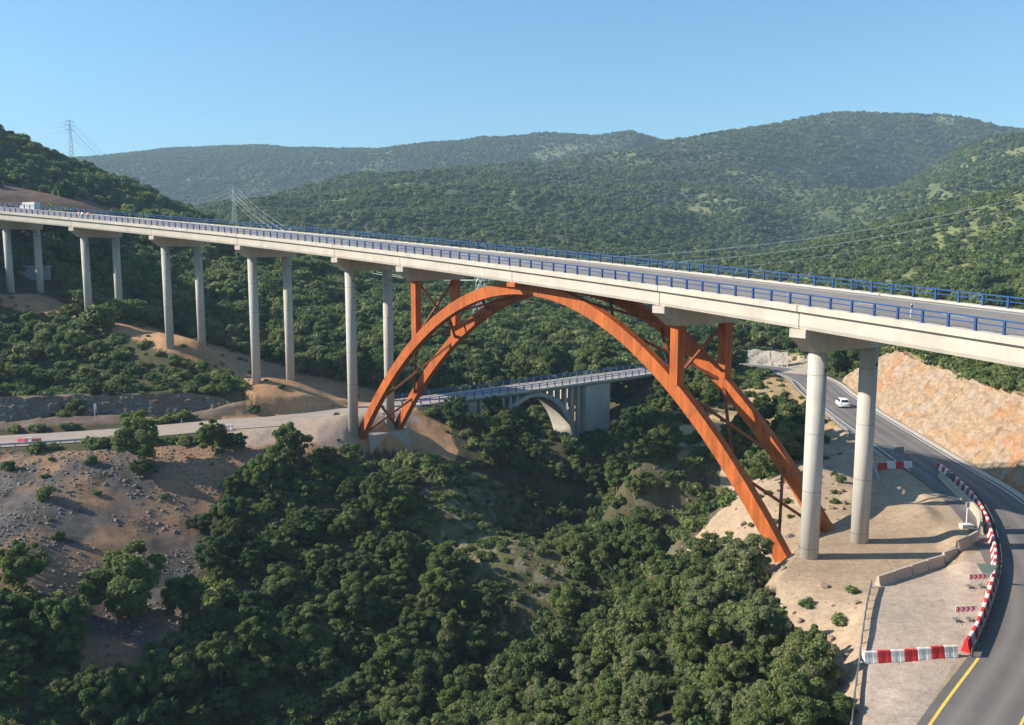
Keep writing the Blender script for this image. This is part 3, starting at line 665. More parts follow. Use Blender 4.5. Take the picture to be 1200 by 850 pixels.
def crown_mesh(name, Rr, Hh, z0, nb, nl, leaf, mats, seed, rb=(.26,.42), open_=.0, pointed=0.0):
    """clumps of leaf-sized faces spread over an uneven crown with a solid core added in each clump to block light"""
    g = np.random.default_rng(seed); V = []; Fq = []; T = []; nv = 0
    nlobe = 1 if nb < 20 else int(g.integers(3, 6)); lob = []
    for k in range(nlobe):
        an = 6.283*k/nlobe+g.uniform(-.5, .5); d_ = 0 if nlobe == 1 else Rr*g.uniform(.28, .5)
        lob.append((d_*math.cos(an), d_*math.sin(an), z0+Hh*(.5 if nlobe == 1 else g.uniform(.36, .64)), Rr*(.72 if nlobe == 1 else g.uniform(.38, .56)), Hh*(.42 if nlobe == 1 else g.uniform(.28, .42))))
    cs = []
    while len(cs) < nb:
        u = g.normal(size=3); u /= np.linalg.norm(u)
        if u[2] < -.85: continue
        q = g.uniform(.35, 1)**.45; L_ = lob[int(g.integers(0, nlobe))]
        taper = 1-pointed*(u[2]*.5+.5)
        c = np.array([L_[0]+u[0]*L_[3]*q*taper, L_[1]+u[1]*L_[3]*q*taper, max(z0+.1, L_[2]+u[2]*L_[4]*q)])
        cs.append((c, g.uniform(*rb)*Rr*(1-.25*max(0, u[2]))))
    iv, if_ = ico()
    for (c, r_) in cs:
        tint = g.uniform(0, 1)
        u = g.normal(size=(nl, 3)); u /= np.linalg.norm(u, axis=1)[:,None]
        u[:,2] = np.where(u[:,2] < -.3, -u[:,2]*.5, u[:,2]); u /= np.linalg.norm(u, axis=1)[:,None]
        p = c+u*r_*np.array([1,1,.85])*g.uniform(.76, 1.2, (nl,1))
        # leave out what lies well inside another clump
        keep = np.ones(nl, bool)
        for (c2, r2) in cs:
            if c2 is c: continue
            keep &= np.linalg.norm((p-c2)/np.array([1,1,.85]), axis=1) > r2*.68
        if open_: keep &= g.uniform(size=nl) > open_
        p = p[keep]; u = u[keep]; n_ = len(p)
        if not n_: continue
        nr = u+g.normal(0, .5, (n_,3)); nr /= np.linalg.norm(nr, axis=1)[:,None]
        a = np.cross(nr, g.normal(size=(n_,3))); a /= np.linalg.norm(a, axis=1)[:,None]; b = np.cross(nr, a)
        s = leaf*g.uniform(.6, 1.25, (n_,1))
        quad = np.stack([p-a*s*.62, p-b*s*.36+nr*s*.1, p+a*s*.62, p+b*s*.36+nr*s*.1], 1)
        V.append(quad.reshape(-1,3)); i = nv+np.arange(n_)[:,None]*4+np.arange(4)[None]; Fq += i.tolist(); nv += n_*4
        T.append(np.repeat(np.clip(tint+g.uniform(-.25,.25,n_),0,1), 4))
        k = iv*(1+.18*np.sin(iv*5+seed).sum(1)[:,None]*.5)*r_*.74*np.array([1,1,.85])+c  # solid core added to block light; its bright tint makes gaps look lit
        V.append(k); Fq += (if_+nv).tolist(); nv += len(k); T.append(np.full(len(k), tint*.85))
    me = bpy.data.meshes.new(name); v = np.concatenate(V)
    me.from_pydata(v.tolist(), [], Fq); me.materials.append(mats)
    ta = me.attributes.new('tint', 'FLOAT', 'POINT'); ta.data.foreach_set('value', np.concatenate(T).astype(np.float32))
    me.update(); return me
def trunk_mesh(name, H, r, seed, spread):
    g = random.Random(seed); mb = MB()
    pts = [Vector((0,0,-.6))]
    for i in range(1, 6): pts.append(Vector((g.uniform(-.12,.12)*i*.5, g.uniform(-.12,.12)*i*.5, H*i/5)))
    mb.tube(pts, [r*1.25, r, r*.85, r*.7, r*.5, r*.25], 9)
    for k in range(5):
        a = k*1.26+g.uniform(-.4,.4); b = pts[2+k % 3]; e = b+Vector((math.cos(a)*spread, math.sin(a)*spread, H*.4+g.uniform(0,.5)))
        m_ = (b+e)/2+Vector((0,0,-.15*spread)); mb.tube([b, m_, e], [r*.5, r*.34, r*.12], 6)
    return mb.mesh(name, M_BARK, True)
KINDS = []     # (crown mesh, trunk mesh, radius, height)
for i, (Rr, Hh, z0, nb, mm) in enumerate([(3.0,5.0,.5,42,M_LEAF),(3.2,4.6,.4,44,M_LEAFD),(2.6,5.6,.5,40,M_LEAF),(2.9,5.2,.4,42,M_LEAFD),(3.3,4.3,.3,44,M_LEAFL),(2.4,4.8,.5,36,M_LEAF),(2.8,6.0,.5,44,M_LEAFD),(2.7,4.6,.4,40,M_LEAFL),(2.5,4.6,.3,46,M_LEAFO),(2.9,4.4,.3,48,M_LEAFL)]):
    KINDS.append((crown_mesh('crown', Rr, Hh, z0, int(nb*1.75), 175 if i < 8 else 260, .25 if i < 8 else .19, mm, 11+i, (.09,.25)), trunk_mesh('trunk', z0+Hh*.62, .17, 40+i, Rr*.5), Rr, z0+Hh))
SHRUBS = [crown_mesh('shrub', 1.0, 1.3, -.1, 9, 85, .24, mm, 70+i, (.38,.55)) for i, mm in enumerate([M_LEAF, M_LEAFD, M_LEAFL, M_LEAF])]
MID = [crown_mesh('tree_mid', 3.0, 4.4, .2, 16, 46, .85, mm, 90+i, (.3,.48)) for i, mm in enumerate([M_LEAF, M_LEAFD, M_LEAF, M_LEAFD, M_LEAFL])]
FAR = [crown_mesh('tree_far', 3.2, 4.2, -.4, 8, 26, 1.5, mm, 110+i, (.4,.58)) for i, mm in enumerate([M_LEAF, M_LEAFD, M_LEAFD, M_LEAF])]
MIDSHRUB = [crown_mesh('bush_mid', 1.3, 1.4, -.2, 6, 26, .5, mm, 130+i, (.42,.6)) for i, mm in enumerate([M_LEAFL, M_LEAF, M_LEAFD])]

def cells(cell, r0, r1, amax=.72):
    """one jittered point per square cell of the plan, inside a ring round the valley"""
    n = int(r1/cell)+1; gx, gy = np.meshgrid(np.arange(-n, n), np.arange(0, n)); gx = gx.ravel().astype(float); gy = gy.ravel().astype(float)
    x = (gx+rng.uniform(.0, 1.0, len(gx)))*cell; y = (gy+rng.uniform(.0, 1.0, len(gy)))*cell
    r = np.hypot(x, y); k = (r > r0) & (r < r1) & (np.abs(np.arctan2(x, y)) < amax)
    return x[k], y[k]
DECKLINE = np.array([tuple(dk(s, WD/2)) for s in range(-58, 263, 4)])
OB = np3([(-19,158.6,0),(39,198.6,0)])
def blocked(x, y, rad=0.0):
    d = distseg(x, y, _RE)[0] < 6.8+rad
    d |= distseg(x, y, _RW)[0] < 6.6+rad
    d |= distseg(x, y, np3(ROAD_B))[0] < 4.6+rad
    d |= distseg(x, y, _RT)[0] < 3.5+rad
    for (a, b) in ((-24,137),(-19,142),(26,78),(31,82)): d |= np.hypot(x-a, y-b) < 6+rad
    for k in PIER_BASE:
        for off in (A_, A_+S_):
            q = dk(ST[k], off); d |= np.hypot(x-q.x, y-q.y) < 2.6+rad
    return d
def bare(x, y, z, names=BARE):
    d = np.zeros(x.shape, bool)
    for n_ in names: d |= region(x, y, z, n_)
    return d
def clear_deck(x, y, z, h):
    """nothing grows up through the deck"""
    d, hz, _ = distseg(x, y, DECKLINE)
    return ~((d < 8.5) & (z+h > hz-.8))

# --- near wood
x, y = cells(3.0, 34, 320, .75); z = height(x, y); r = np.hypot(x, y)
px, py = pix(x, y, z)
gh = (px > 780) & (r > 225)                                   # the grassy hill on the right carries bushes and fewer trees
dens = np.where(gh, .26+.5*(fbm(x/28, y/28, 3) > .52), .93)
dens = np.where((r > 190) & ~gh, .9, dens)
size = np.where(r < 190, .42+.72*rng.uniform(size=len(x))**1.5, .6+.7*rng.uniform(size=len(x)))
size *= np.where(fbm(x/16+3, y/16, 3) > .5, 1.12, .88)
cut_v = inpoly(*pix(x, y, z+size*5.2), [(596,450),(698,450),(698,512),(638,516)]) & (r < 176) & (r > 95)
k = (rng.uniform(size=len(x)) < dens) & ~cut_v & ~blocked(x, y, 1.0) & ~bare(x, y, z) & clear_deck(x, y, z, size*6)
# smaller growth on the open slope above the western road and at the foot of the roadside bank
top_in = np.zeros(len(x), bool)
for n_ in ('spur', 'yard'):
    for f_ in (.5, 1.0): top_in |= inpoly(*pix(x, y, z+size*4.2*f_), BARE[n_][0]) & (r > 118) & (r < 225)
k &= ~(top_in & (px < 300) & (r < 200))
k &= ~(inpoly(px, py, [(-90,478),(120,478),(262,484),(300,488),(300,545),(-90,548)]) & (r > 110) & (r < 160))
k &= ~(inpoly(*pix(x, y, z+size*4.6), [(398,450),(540,478),(548,532),(470,545),(398,528)]) & (r > 85) & (r < 160))
for f_ in (.2, .6, 1.0): k &= ~(inpoly(*pix(x, y, z+size*5*f_), [(-30,302),(64,306),(78,345),(30,352),(-30,350)]) & (r > 185) & (r < 245))
for f_ in (.3, .65, 1.0): k &= ~(inpoly(*pix(x, y, z+size*5*f_), [(852,422),(945,418),(968,446),(905,450),(852,446)]) & (r > 120) & (r < 204))
upl = inpoly(px, py, [(-80,352),(60,372),(110,388),(150,402),(200,425),(245,445),(265,465),(-80,480)]) & (r > 120) & (r < 232)
lowl = upl & (py > 425)
size = np.where(upl, size*.62, size); size = np.where((r < 74) & (px > 540), size*.70, size); k &= ~(lowl & (rng.uniform(size=len(x)) < .55))
rgt = (px > 985) & (r > 90) & (r < 225)
size = np.where(rgt, size*.5, size); k &= ~(rgt & (rng.uniform(size=len(x)) < .5))
x, y, z, size, r = x[k], y[k], z[k], size[k], r[k]
near = sorted(range(len(x)), key=lambda i: -size[i]/r[i])
pxn, pyn = pix(x, y, z+2)
inview = [i for i in near if -30 < pxn[i] < 1230 and -20 < pyn[i] < 900]
def single_out(px, py):
    if py > 350 and px < 480 and py < 545: return None
TREES = []
def plant(kind, loc, s, rz, label, group=None, sz=None):
    cm, tm, Rr, Hh = KINDS[kind]
    o = thing('tree', label, 'tree', loc, rz, group); o.scale = (s, s, s*(sz or 1))
    link('crown', cm, o); link('trunk', tm, o); TREES.append(o); return o
# trees that stand apart in the photograph
apart = [
 (163, 540, 1.22, 0, 1.12, 'lone tall round oak beside the dusty old road, in front of its rock ledge'),
 (166, 560, .62, 4, 1.0, 'small low tree right under the lone tall oak by the old road'),
 (249, 530, .92, 2, 1.0, 'greyish bush-like tree by the old road next to red barriers'),
 (276, 531, .66, 3, .9, 'small dark tree close to the edge of the old road, right of a greyish one'),
 (150, 722, 1.62, 0, .95, 'large broad oak standing alone in the middle of the grey scree slope'),
 (235, 625, .60, 1, 1.0, 'small dark tree at the upper edge of the scree, below the old road'),
 (935, 815, .95, 9, 1.0, 'outermost tree beside the sandy strip, nearest to the steel fence of the lay-by'),
 (870, 690, 1.12, 8, 1.1, 'pale feathery tree right in front of the eastern foot of the orange arch'),
 (826, 735, 1.0, 8, 1.0, 'light green tree just below the pale one at the arch foot'),
 (915, 500, .95, 0, 1.1, 'round green tree on the dry mound behind the eastern arch legs'),
 (895, 500, .9, 2, 1.1, 'slightly taller tree on the dry mound, next to the round green one'),
 (733, 655, 1.25, 1, 1.1, 'dark tree at the left end of the shaded cliff, down in the ravine'),
 (752, 668, 1.05, 3, 1.1, 'dark tree at the foot of the shaded cliff, close to its left end'),
 (745, 585, .75, 5, 1.0, 'small tree on top of the left end of the shaded cliff'),
 (722, 474, .95, 1, 1.0, 'dark tree against the right end wall of the old concrete bridge'),
 (741, 466, .9, 3, 1.0, 'tree just right of the end wall of the old concrete bridge'),
 (868, 508, .6, 3, 1.0, 'small dark tree at the left end of the dry mound'),
]
for (a, b, s, kd, sz, lab) in apart:
    p = ground(a, b); plant(kd, (p.x, p.y, p.z-.15), s, rng.uniform(0, 6.28), lab, None, sz)
AP = [Vector(o.location) for o in TREES]
def wood_name(X, Y, Z):
    a, b = pix(X, Y, Z)
    if b > 600 and a > 620 and Y < 75: return 'bushy oak in the dense wood below the lay-by, in front of the arch', 'trees below the lay-by'
    if Y < 100 and a < 250: return 'dark oak in the shady wood at the foot of the scree slope', 'trees at the foot of the scree'
    if Y < 128 and a < 660: return 'round-crowned oak in the thick wood filling the ravine below the old road', 'trees of the ravine wood'
    if a < 330 and Y < 236 and b < 480: return 'low green oak on the open slope above the rock ledge and below the piers', 'trees above the rock ledge'
    if a < 480: return 'dark oak in the shaded wood behind the concrete piers', 'trees behind the piers'
    if a > 735: return 'oak on the rocky bank behind the eastern half of the arch', 'trees behind the eastern arch'
    if Y < 178: return 'dark oak in the shaded ravine in front of the old concrete bridge', 'trees before the old bridge'
    return 'oak on the green slope behind the old concrete bridge', 'trees behind the old bridge'
single = set(); NT = 288
for i in inview:
    if len(single) >= NT: break
    if any(math.hypot(x[i]-q.x, y[i]-q.y) < 2.4 for q in AP): continue
    single.add(i); lab, grp = wood_name(float(x[i]), float(y[i]), float(z[i]))
    plant(int(rng.integers(0, 8)) if not (r[i] < 76 and x[i] > -4) else int(rng.choice([8, 9, 8, 8, 9, 7])), (x[i], y[i], z[i]-.2), size[i], rng.uniform(0, 6.28), lab, grp, rng.uniform(.78, 1.32))
# --- stuff: the mass of the wood, instanced
def instancer(name, protos, X, Y, Z, S, label=None):
    me = bpy.data.meshes.new(name); n = len(X)
    me.vertices.add(n); me.vertices.foreach_set('co', np.stack([X, Y, Z], -1).astype(np.float32).ravel())
    def attr(nm, ty, v): at_ = me.attributes.new(nm, ty, 'POINT'); at_.data.foreach_set('value', v)
    attr('size', 'FLOAT', S.astype(np.float32)); attr('turn', 'FLOAT', rng.uniform(0, 6.28, n).astype(np.float32)); attr('which', 'INT', rng.integers(0, len(protos), n).astype(np.int32))
    c = bpy.data.collections.new(name+'_kinds')
    for i, pm in enumerate(protos):
        c.objects.link(bpy.data.objects.new('%s_kind_%d' % (name, i), pm))
    o = link(name, me); o['kind'] = 'stuff'
    ng = bpy.data.node_groups.new(name, 'GeometryNodeTree')
    ng.interface.new_socket('Geometry', in_out='INPUT', socket_type='NodeSocketGeometry'); ng.interface.new_socket('Geometry', in_out='OUTPUT', socket_type='NodeSocketGeometry')
    N = ng.nodes; L = ng.links
    gi, go = N.new('NodeGroupInput'), N.new('NodeGroupOutput'); ip = N.new('GeometryNodeInstanceOnPoints'); ci = N.new('GeometryNodeCollectionInfo')
    ci.inputs['Collection'].default_value = c; ci.inputs['Separate Children'].default_value = True; ci.inputs['Reset Children'].default_value = True
    def na(nm, ty): q = N.new('GeometryNodeInputNamedAttribute'); q.data_type = ty; q.inputs['Name'].default_value = nm; return q.outputs['Attribute']
    cx = N.new('ShaderNodeCombineXYZ'); L.new(na('turn', 'FLOAT'), cx.inputs[2])
    L.new(gi.outputs[0], ip.inputs['Points']); L.new(ci.outputs[0], ip.inputs['Instance']); ip.inputs['Pick Instance'].default_value = True
    L.new(na('which', 'INT'), ip.inputs['Instance Index']); L.new(cx.outputs[0], ip.inputs['Rotation']); L.new(na('size', 'FLOAT'), ip.inputs['Scale'])
    L.new(ip.outputs[0], go.inputs[0])
    md = o.modifiers.new('scatter', 'NODES'); md.node_group = ng
    return o
rest = np.array([i for i in range(len(x)) if i not in single and not any(math.hypot(x[i]-q.x, y[i]-q.y) < 2.4 for q in AP)])
nr_ = r[rest] < 185
a = rest[nr_]; instancer('woodland', [k_[0] for k_ in KINDS[:8]], x[a], y[a], z[a]-.3, size[a])
a = rest[~nr_]; instancer('upper_woodland', MID, x[a], y[a], z[a]-.3, size[a])
# undergrowth bushes between the trees
ux, uy = cells(1.65, 34, 330, .75); uz = height(ux, uy); upx, upy = pix(ux, uy, uz); ur = np.hypot(ux, uy)
gh = (upx > 780) & (ur > 225)
b_ = bare(ux, uy, uz)
gl = region(ux, uy, uz, 'glade')
pr = np.where(b_, 0.0, np.where(gh, .55, np.where(ur < 185, .72, .5))); pr = np.where(gl, .55, pr); pr = np.where(region(ux, uy, uz, 'cliff'), .70, pr); pr = np.where(region(ux, uy, uz, 'mound'), .05, pr)
k = (rng.uniform(size=len(ux)) < pr) & ~(inpoly(upx, upy, [(-30,304),(62,308),(70,345),(-30,350)]) & (ur > 185)) & ~blocked(ux, uy, -.6) & clear_deck(ux, uy, uz, 2)
instancer('undergrowth', MIDSHRUB, ux[k], uy[k], uz[k]-.1, rng.uniform(.35, 1.25, int(k.sum()))*np.where(gl[k], .65, 1))
# far hillsides
def hillside(name, cell, r0, r1, s0, s1, protos, th, am=.70):
    hx, hy = cells(cell, r0, r1, am); hz = height(hx, hy); hp, _ = pix(hx, hy, hz); hr = np.hypot(hx, hy)
    green = smooth(770, 880, hp)*(1-smooth(600, 720, hr))
    nz = fbm(hx/70, hy/70, 4)*.6+fbm(hx/22+9, hy/22, 3)*.4
    p_ = np.clip((nz-th)*9+.8, .5, 1.0); p_ = p_*(1-green)+green*np.clip((nz-.5)*7+.5, .30, .95)
    k_ = (rng.uniform(size=len(hx)) < p_) & ~(region(hx, hy, hz, 'redcut') & (rng.uniform(size=len(hx)) < .75))
    hx, hy, hz = hx[k_], hy[k_], hz[k_]
    s = (s0+(s1-s0)*rng.uniform(size=len(hx))**1.7)*(.62+.8*fbm(hx/55, hy/55, 3))
    instancer(name, protos, hx, hy, hz-.4, s)
hillside('hillside_forest', 3.9, 318, 820, .34, 1.25, FAR, .46)
hillside('far_hillside_forest', 5.1, 815, 2750, .42, 1.35, FAR, .46)

hx, hy = cells(3.6, 318, 690, .66); hz = height(hx, hy); hp, _ = pix(hx, hy, hz)
k = (hp > 770) & (rng.uniform(size=len(hx)) < .55)
HILLSHRUB = [crown_mesh('bush_hill', 1.3, 1.4, -.2, 6, 26, .5, mm, 150+i, (.42,.6)) for i, mm in enumerate([M_LEAFL, M_LEAFO, M_LEAF])]
instancer('hill_scrub', HILLSHRUB, hx[k], hy[k], hz[k]-.1, rng.uniform(.5, 1.5, int(k.sum())))
# ------------------------------------------------------------------ old concrete arch bridge
M_OLD = mat('weathered concrete', (.52,.475,.40), .9, .18, .5, bump=.2, bscale=5, stretch=(1,1,.5))
ob0, ob1 = Vector((-19,158.6,0)), Vector((38,198,0)); obd = (ob1-ob0).normalized(); obn = Vector((obd.y, -obd.x, 0)); OL = (ob1-ob0).length
def oz(t): return -27.5+1.35*t/OL
def ob(t, o, z=0): p = ob0+obd*t+obn*o; return Vector((p.x, p.y, oz(t)+z))       # o: positive towards the camera
HW = 3.6
def ob_t(px, o=HW):                      # station whose near edge shows at a pixel column
    lo, hi = -10, OL+10
    for _ in range(50):
        m_ = (lo+hi)/2; p = ob(m_, o)
        if pix(p.x, p.y, p.z)[0] < px: lo = m_
        else: hi = m_
    return lo
M_OLDBLUE = mat('distance-muted blue paint', (.05,.095,.22), .6, .15, 2)  # muting by distance is put into this less saturated blue
obr = thing('concrete_bridge', 'old grey concrete arch bridge with blue railings seen through the orange arch', 'bridge', tuple(ob(OL/2, 0, -12)), world=True)
mb = MB(); pr = [(-HW-.25,-.05),(-HW-.25,-.45),(-HW+.3,-.95),(HW-.3,-.95),(HW+.25,-.45),(HW+.25,-.05)]
mb.sweep([[ob(t, o, z) for o, z in pr] for t in (0, OL*.25, OL*.5, OL*.75, OL)]); mb.build('deck', M_OLD, obr)
mb = MB(); mb.sweep([[ob(t, -HW+.4, -.02), ob(t, HW-.4, -.02)] for t in (0, OL*.5, OL)], closed=False); mb.build('carriageway', mat('old bridge asphalt', (.30,.27,.26), .9, .1, .5), obr)
for o in (-HW, HW):
    mb = MB()
    for z, h in ((1.0,.13),(.6,.12)): mb.sweep([[ob(t, o-.05, z-h), ob(t, o+.05, z-h), ob(t, o+.05, z), ob(t, o-.05, z)] for t in (-4, OL*.5, OL+4)])
    rl = mb.build('bridge_railing', M_OLDBLUE, obr)
    t = -3.8
    while t < OL+4:
        mb = MB(); mb.box(ob(t, o, .45), obd*.09, obn*.09, Vector((0,0,.58))); mb.build('post', M_OLDBLUE, rl); t += 1.95
ta, tb, tc = ob_t(672, HW), ob_t(590, HW), ob_t(629, HW)
half = ta-tc+.6; RISE = 12.0
def intr(t): u_ = (t-tc)/half; return -1.75-RISE*(1-math.sqrt(max(0, 1-(u_*.985)**2)))*.99/(1-math.sqrt(1-.985**2))
mb = MB(); secs = []
for i in range(41):
    t = tc-half+2*half*i/40; e = (t-tc)/half; th_ = .8+.9*abs(e)**2
    secs.append([ob(t, HW-.35, intr(t)), ob(t, -HW+.35, intr(t)), ob(t+e*.5, -HW+.35, min(-.96, intr(t)+th_)), ob(t+e*.5, HW-.35, min(-.96, intr(t)+th_))])
mb.sweep(secs); mb.build('arch_barrel', M_OLD, obr)
for i in range(1, 12):
    for sg in (1, -1):
        t = tc+sg*(2.6+i*1.75)
        if abs(t-tc) > half+8: continue
        inside = abs(t-tc) < half-.2
        zt = intr(t)+.7 if inside else -9.0-(.5*i)
        if zt > -1.3: continue
        for o in (HW-.75, 0, -HW+.75):
            mb = MB(); mb.box(ob(t, o, (zt-.97)/2), obd*.24, obn*.36, Vector((0,0,(-.97-zt)/2))); mb.build('spandrel_column', M_OLD, obr)
        if zt < -5:
            mb = MB(); mb.box(ob(t, 0, -4.1), obd*.2, obn*(HW-.8), Vector((0,0,.22))); mb.build('cross_beam', M_OLD, obr)
# abutment towers and walls at either end
for t0, t1, zb, o_ in ((ob_t(687), ob_t(697), -15, HW+.12), (ob_t(697)+.05, ob_t(716), -13, HW-.25), (-2, ob_t(560), -9, HW-.3)):
    mb = MB(); mb.box(ob((t0+t1)/2, 0, (zb-.98)/2), obd*((t1-t0)/2), obn*o_, Vector((0,0,(-.98-zb)/2))); mb.build('abutment', M_OLD, obr)
# ------------------------------------------------------------------ rock faces
def rock_material(name, c1, c2, c3, sc=.5, stretch=(1,1,1), rot=(0,0,0)):
    m = mat(name, c1, .95, .22, sc*3, bump=.9, bscale=sc*7, base2=c2, stretch=stretch, spec=.1); t = m.node_tree; N = t.nodes; L = t.links
    b = N['Principled BSDF']; old = b.inputs['Base Color'].links[0].from_socket
    g = N.new('ShaderNodeTexCoord'); mp = N.new('ShaderNodeMapping'); mp.inputs['Scale'].default_value = stretch; mp.inputs['Rotation'].default_value = rot; L.new(g.outputs['Object'], mp.inputs[0])
    nz = N.new('ShaderNodeTexNoise'); nz.inputs['Scale'].default_value = sc*.55; nz.inputs['Detail'].default_value = 6; L.new(mp.outputs[0], nz.inputs[0])
    mr = N.new('ShaderNodeMapRange'); mr.inputs[1].default_value = .53; mr.inputs[2].default_value = .66; L.new(nz.outputs[0], mr.inputs[0])
    mx = N.new('ShaderNodeMix'); mx.data_type = 'RGBA'; L.new(mr.outputs[0], mx.inputs[0]); L.new(old, mx.inputs[6]); mx.inputs[7].default_value = (*c3, 1); L.new(mx.outputs[2], b.inputs['Base Color'])
    return m
def rock_sheet(name, m, foot, top, back, label, cat, nu=260, nv=60, amp=.5, steps=0, dip=.6):
    """a rough face between a foot line and a top line with a shelf running back into the hill: solid relief, no flat card"""
    F, T = resample(spline(foot, .5), .2), resample(spline(top, .5), .2)
    V = []; f = []
    for i in range(nu):
        a = F[min(len(F)-1, int(i/(nu-1)*(len(F)-1)))]; b = T[min(len(T)-1, int(i/(nu-1)*(len(T)-1)))]
        e = min(1, min(i, nu-1-i)/12)
        for j in range(nv):
            t = j/(nv-1); s_ = t
            if steps: k = math.floor(t*steps); fr = t*steps-k; s_ = (k+min(1, fr*1.0)**.35)/steps if fr < 1 else t; h_ = t; 
            else: h_ = t
            p = a.lerp(b, s_ if steps else t); p.z = a.z+(b.z-a.z)*h_
            V.append((p, a, b, e, t))
    P0 = np.array([tuple(q[0]) for q in V]); e = np.array([q[3] for q in V]); tt = np.array([q[4] for q in V])
    d = (T[len(T)//2]-F[len(F)//2]); d.z = 0; d.normalize(); L_ = np.repeat(np.linspace(0, 1, nu), nv)*((F[-1]-F[0]).length); h_ = P0[:,2]
    up = L_+h_*dip
    q = (fbm(up/2.4, h_/1.6, 4)-.5)*2*amp+(fbm(up/.7+9, h_/1.3, 3)-.5)*amp*.9+(np.abs(fbm(up/1.3+40, h_/4, 3)-.5))*amp*1.6
    env = e*np.clip(np.minimum(tt*6, (1-tt)*5+.35), 0, 1)
    P0[:,0] -= d.x*q*env; P0[:,1] -= d.y*q*env; P0[:,2] += (fbm(L_/2.0, tt*3, 3)-.5)*1.4*amp*np.clip(tt*2,0,1)*e
    mb = MB(); i = np.arange(nu-1)[:,None]*nv+np.arange(nv-1)[None]
    fs = np.stack([i, i+1, i+nv+1, i+nv], -1).reshape(-1,4).tolist()
    bk = []
    for k in range(nu):
        p = P0[k*nv+nv-1]; bk.append((p[0]+d.x*back, p[1]+d.y*back, p[2]-.9)); 
    for k in range(nu):
        p = P0[k*nv]; bk.append((p[0]+d.x*back, p[1]+d.y*back, p[2]-1.5))
    n0 = nu*nv
    for k in range(nu-1):
        fs.append((k*nv+nv-1, n0+k, n0+k+1, (k+1)*nv+nv-1)); fs.append((n0+k, n0+nu+k, n0+nu+k+1, n0+k+1)); fs.append((n0+nu+k, k*nv, (k+1)*nv, n0+nu+k+1))
    fs.append(tuple([n0, n0+nu]+[j for j in range(nv)])[::-1]); o0 = (nu-1)*nv; fs.append(tuple([n0+nu-1, n0+2*nu-1]+[o0+j for j in range(nv)]))
    mb.add([tuple(p) for p in P0]+bk, fs)
    o = mb.build(name, m); return tag(o, label, cat)
M_CUT = rock_material('tan limestone', (.30,.212,.138), (.42,.305,.20), (.36,.20,.105), .6, (1.0,.45,1.3), (.6,.25,0))
def strata(m, rot, sc, dark, amount=.6, dist=6):
    t = m.node_tree; N = t.nodes; L = t.links; b = N['Principled BSDF']; old = b.inputs['Base Color'].links[0].from_socket
    g = N.new('ShaderNodeTexCoord'); mp = N.new('ShaderNodeMapping'); mp.inputs['Rotation'].default_value = rot; L.new(g.outputs['Object'], mp.inputs[0])
    wv = N.new('ShaderNodeTexWave'); wv.bands_direction = 'Z'; wv.inputs['Scale'].default_value = sc; wv.inputs['Distortion'].default_value = dist; wv.inputs['Detail'].default_value = 5; wv.inputs['Detail Scale'].default_value = 1.6; wv.inputs['Detail Roughness'].default_value = .7
    L.new(mp.outputs[0], wv.inputs[0])
    mr = N.new('ShaderNodeMapRange'); mr.inputs[1].default_value = .42; mr.inputs[2].default_value = .05; mr.inputs[3].default_value = 0; mr.inputs[4].default_value = amount; L.new(wv.outputs['Fac'], mr.inputs[0])
    mx = N.new('ShaderNodeMix'); mx.data_type = 'RGBA'; L.new(mr.outputs[0], mx.inputs[0]); L.new(old, mx.inputs[6]); mx.inputs[7].default_value = (*dark, 1); L.new(mx.outputs[2], b.inputs['Base Color'])
    return m
M_CUT = streaks(M_CUT, (1,.6,.35), .16, (.42,.135,.045), .60, .72, .8)
M_CUT = streaks(M_CUT, (.5,1.4,.8), .35, (.36,.325,.285), .52, .66, .7)
M_CUT = strata(M_CUT, (0,.5,.3), .42, (.17,.115,.075), .4)
edge = offset_line(ROAD_E, -5.6)
ft = [p for p in edge if p.y < 176 and p.y > 64 and p.x > 30]
ft = [Vector((p.x, p.y, -26.3)) for p in resample(ft, 9)]
tp = []
for i, p in enumerate(ft):
    d = (Vector((p.x, p.y, 0))-Vector((43,110,0))); n = Vector((1,.15,0)).normalized()
    u_ = i/(len(ft)-1); h_ = 8.6*min(1, u_*7+.12)
    # lower at the far (north) end
    tp.append(Vector((p.x, p.y, -26+h_*.93))+n*(h_*.78))
rock_sheet('rock_cutting', M_CUT, ft, tp, 5.5, 'orange and beige rock cutting beside the dark asphalt road', 'rock face', 560, 96, .52, 0, .8)
M_LEDGE = rock_material('grey layered rock', (.12,.105,.09), (.26,.225,.19), (.20,.125,.085), .6, (1,1,2.4))
gz = lambda px, py, d, z: Vector((at(px, py, d).x, at(px, py, d).y, z))
ftl = [Vector((p.x, p.y+.2, p.z-.3)) for p in LEDGE[1:]]
tpl = [Vector((p.x-.3, p.y+h*.5, p.z+h)) for p, h in zip(ftl, (5.2,5.2,5.0,4.8,4.6,4.1,2.4))]
rock_sheet('rock_ledge', M_LEDGE, ftl, tpl, 4, 'long layered grey rock ledge along the dusty old road', 'rock face', 420, 70, .65, 4, .1)
M_GREYR = rock_material('pale grey rock', (.30,.28,.25), (.42,.38,.33), (.20,.19,.19), .6, (1,1,.5))
ftb = [Vector((40,204.5,-26.6)), Vector((49,206.5,-26.6)), Vector((58,205.3,-26.5)), Vector((65,199,-26.4))]
tpb = [Vector((p.x+.3, p.y+1.6, p.z+3.4)) for p in ftb]
rock_sheet('rock_bank', M_GREYR, ftb, tpb, 3, 'low pale grey rock bank behind the far bend of the road', 'rock face', 240, 30, .5, 0, .3)
ftc = [Vector((17,113.5,-44)), Vector((20,115.5,-41.5)), Vector((24,118.5,-37.5)), Vector((29,122.5,-33)), Vector((33,126,-30))]
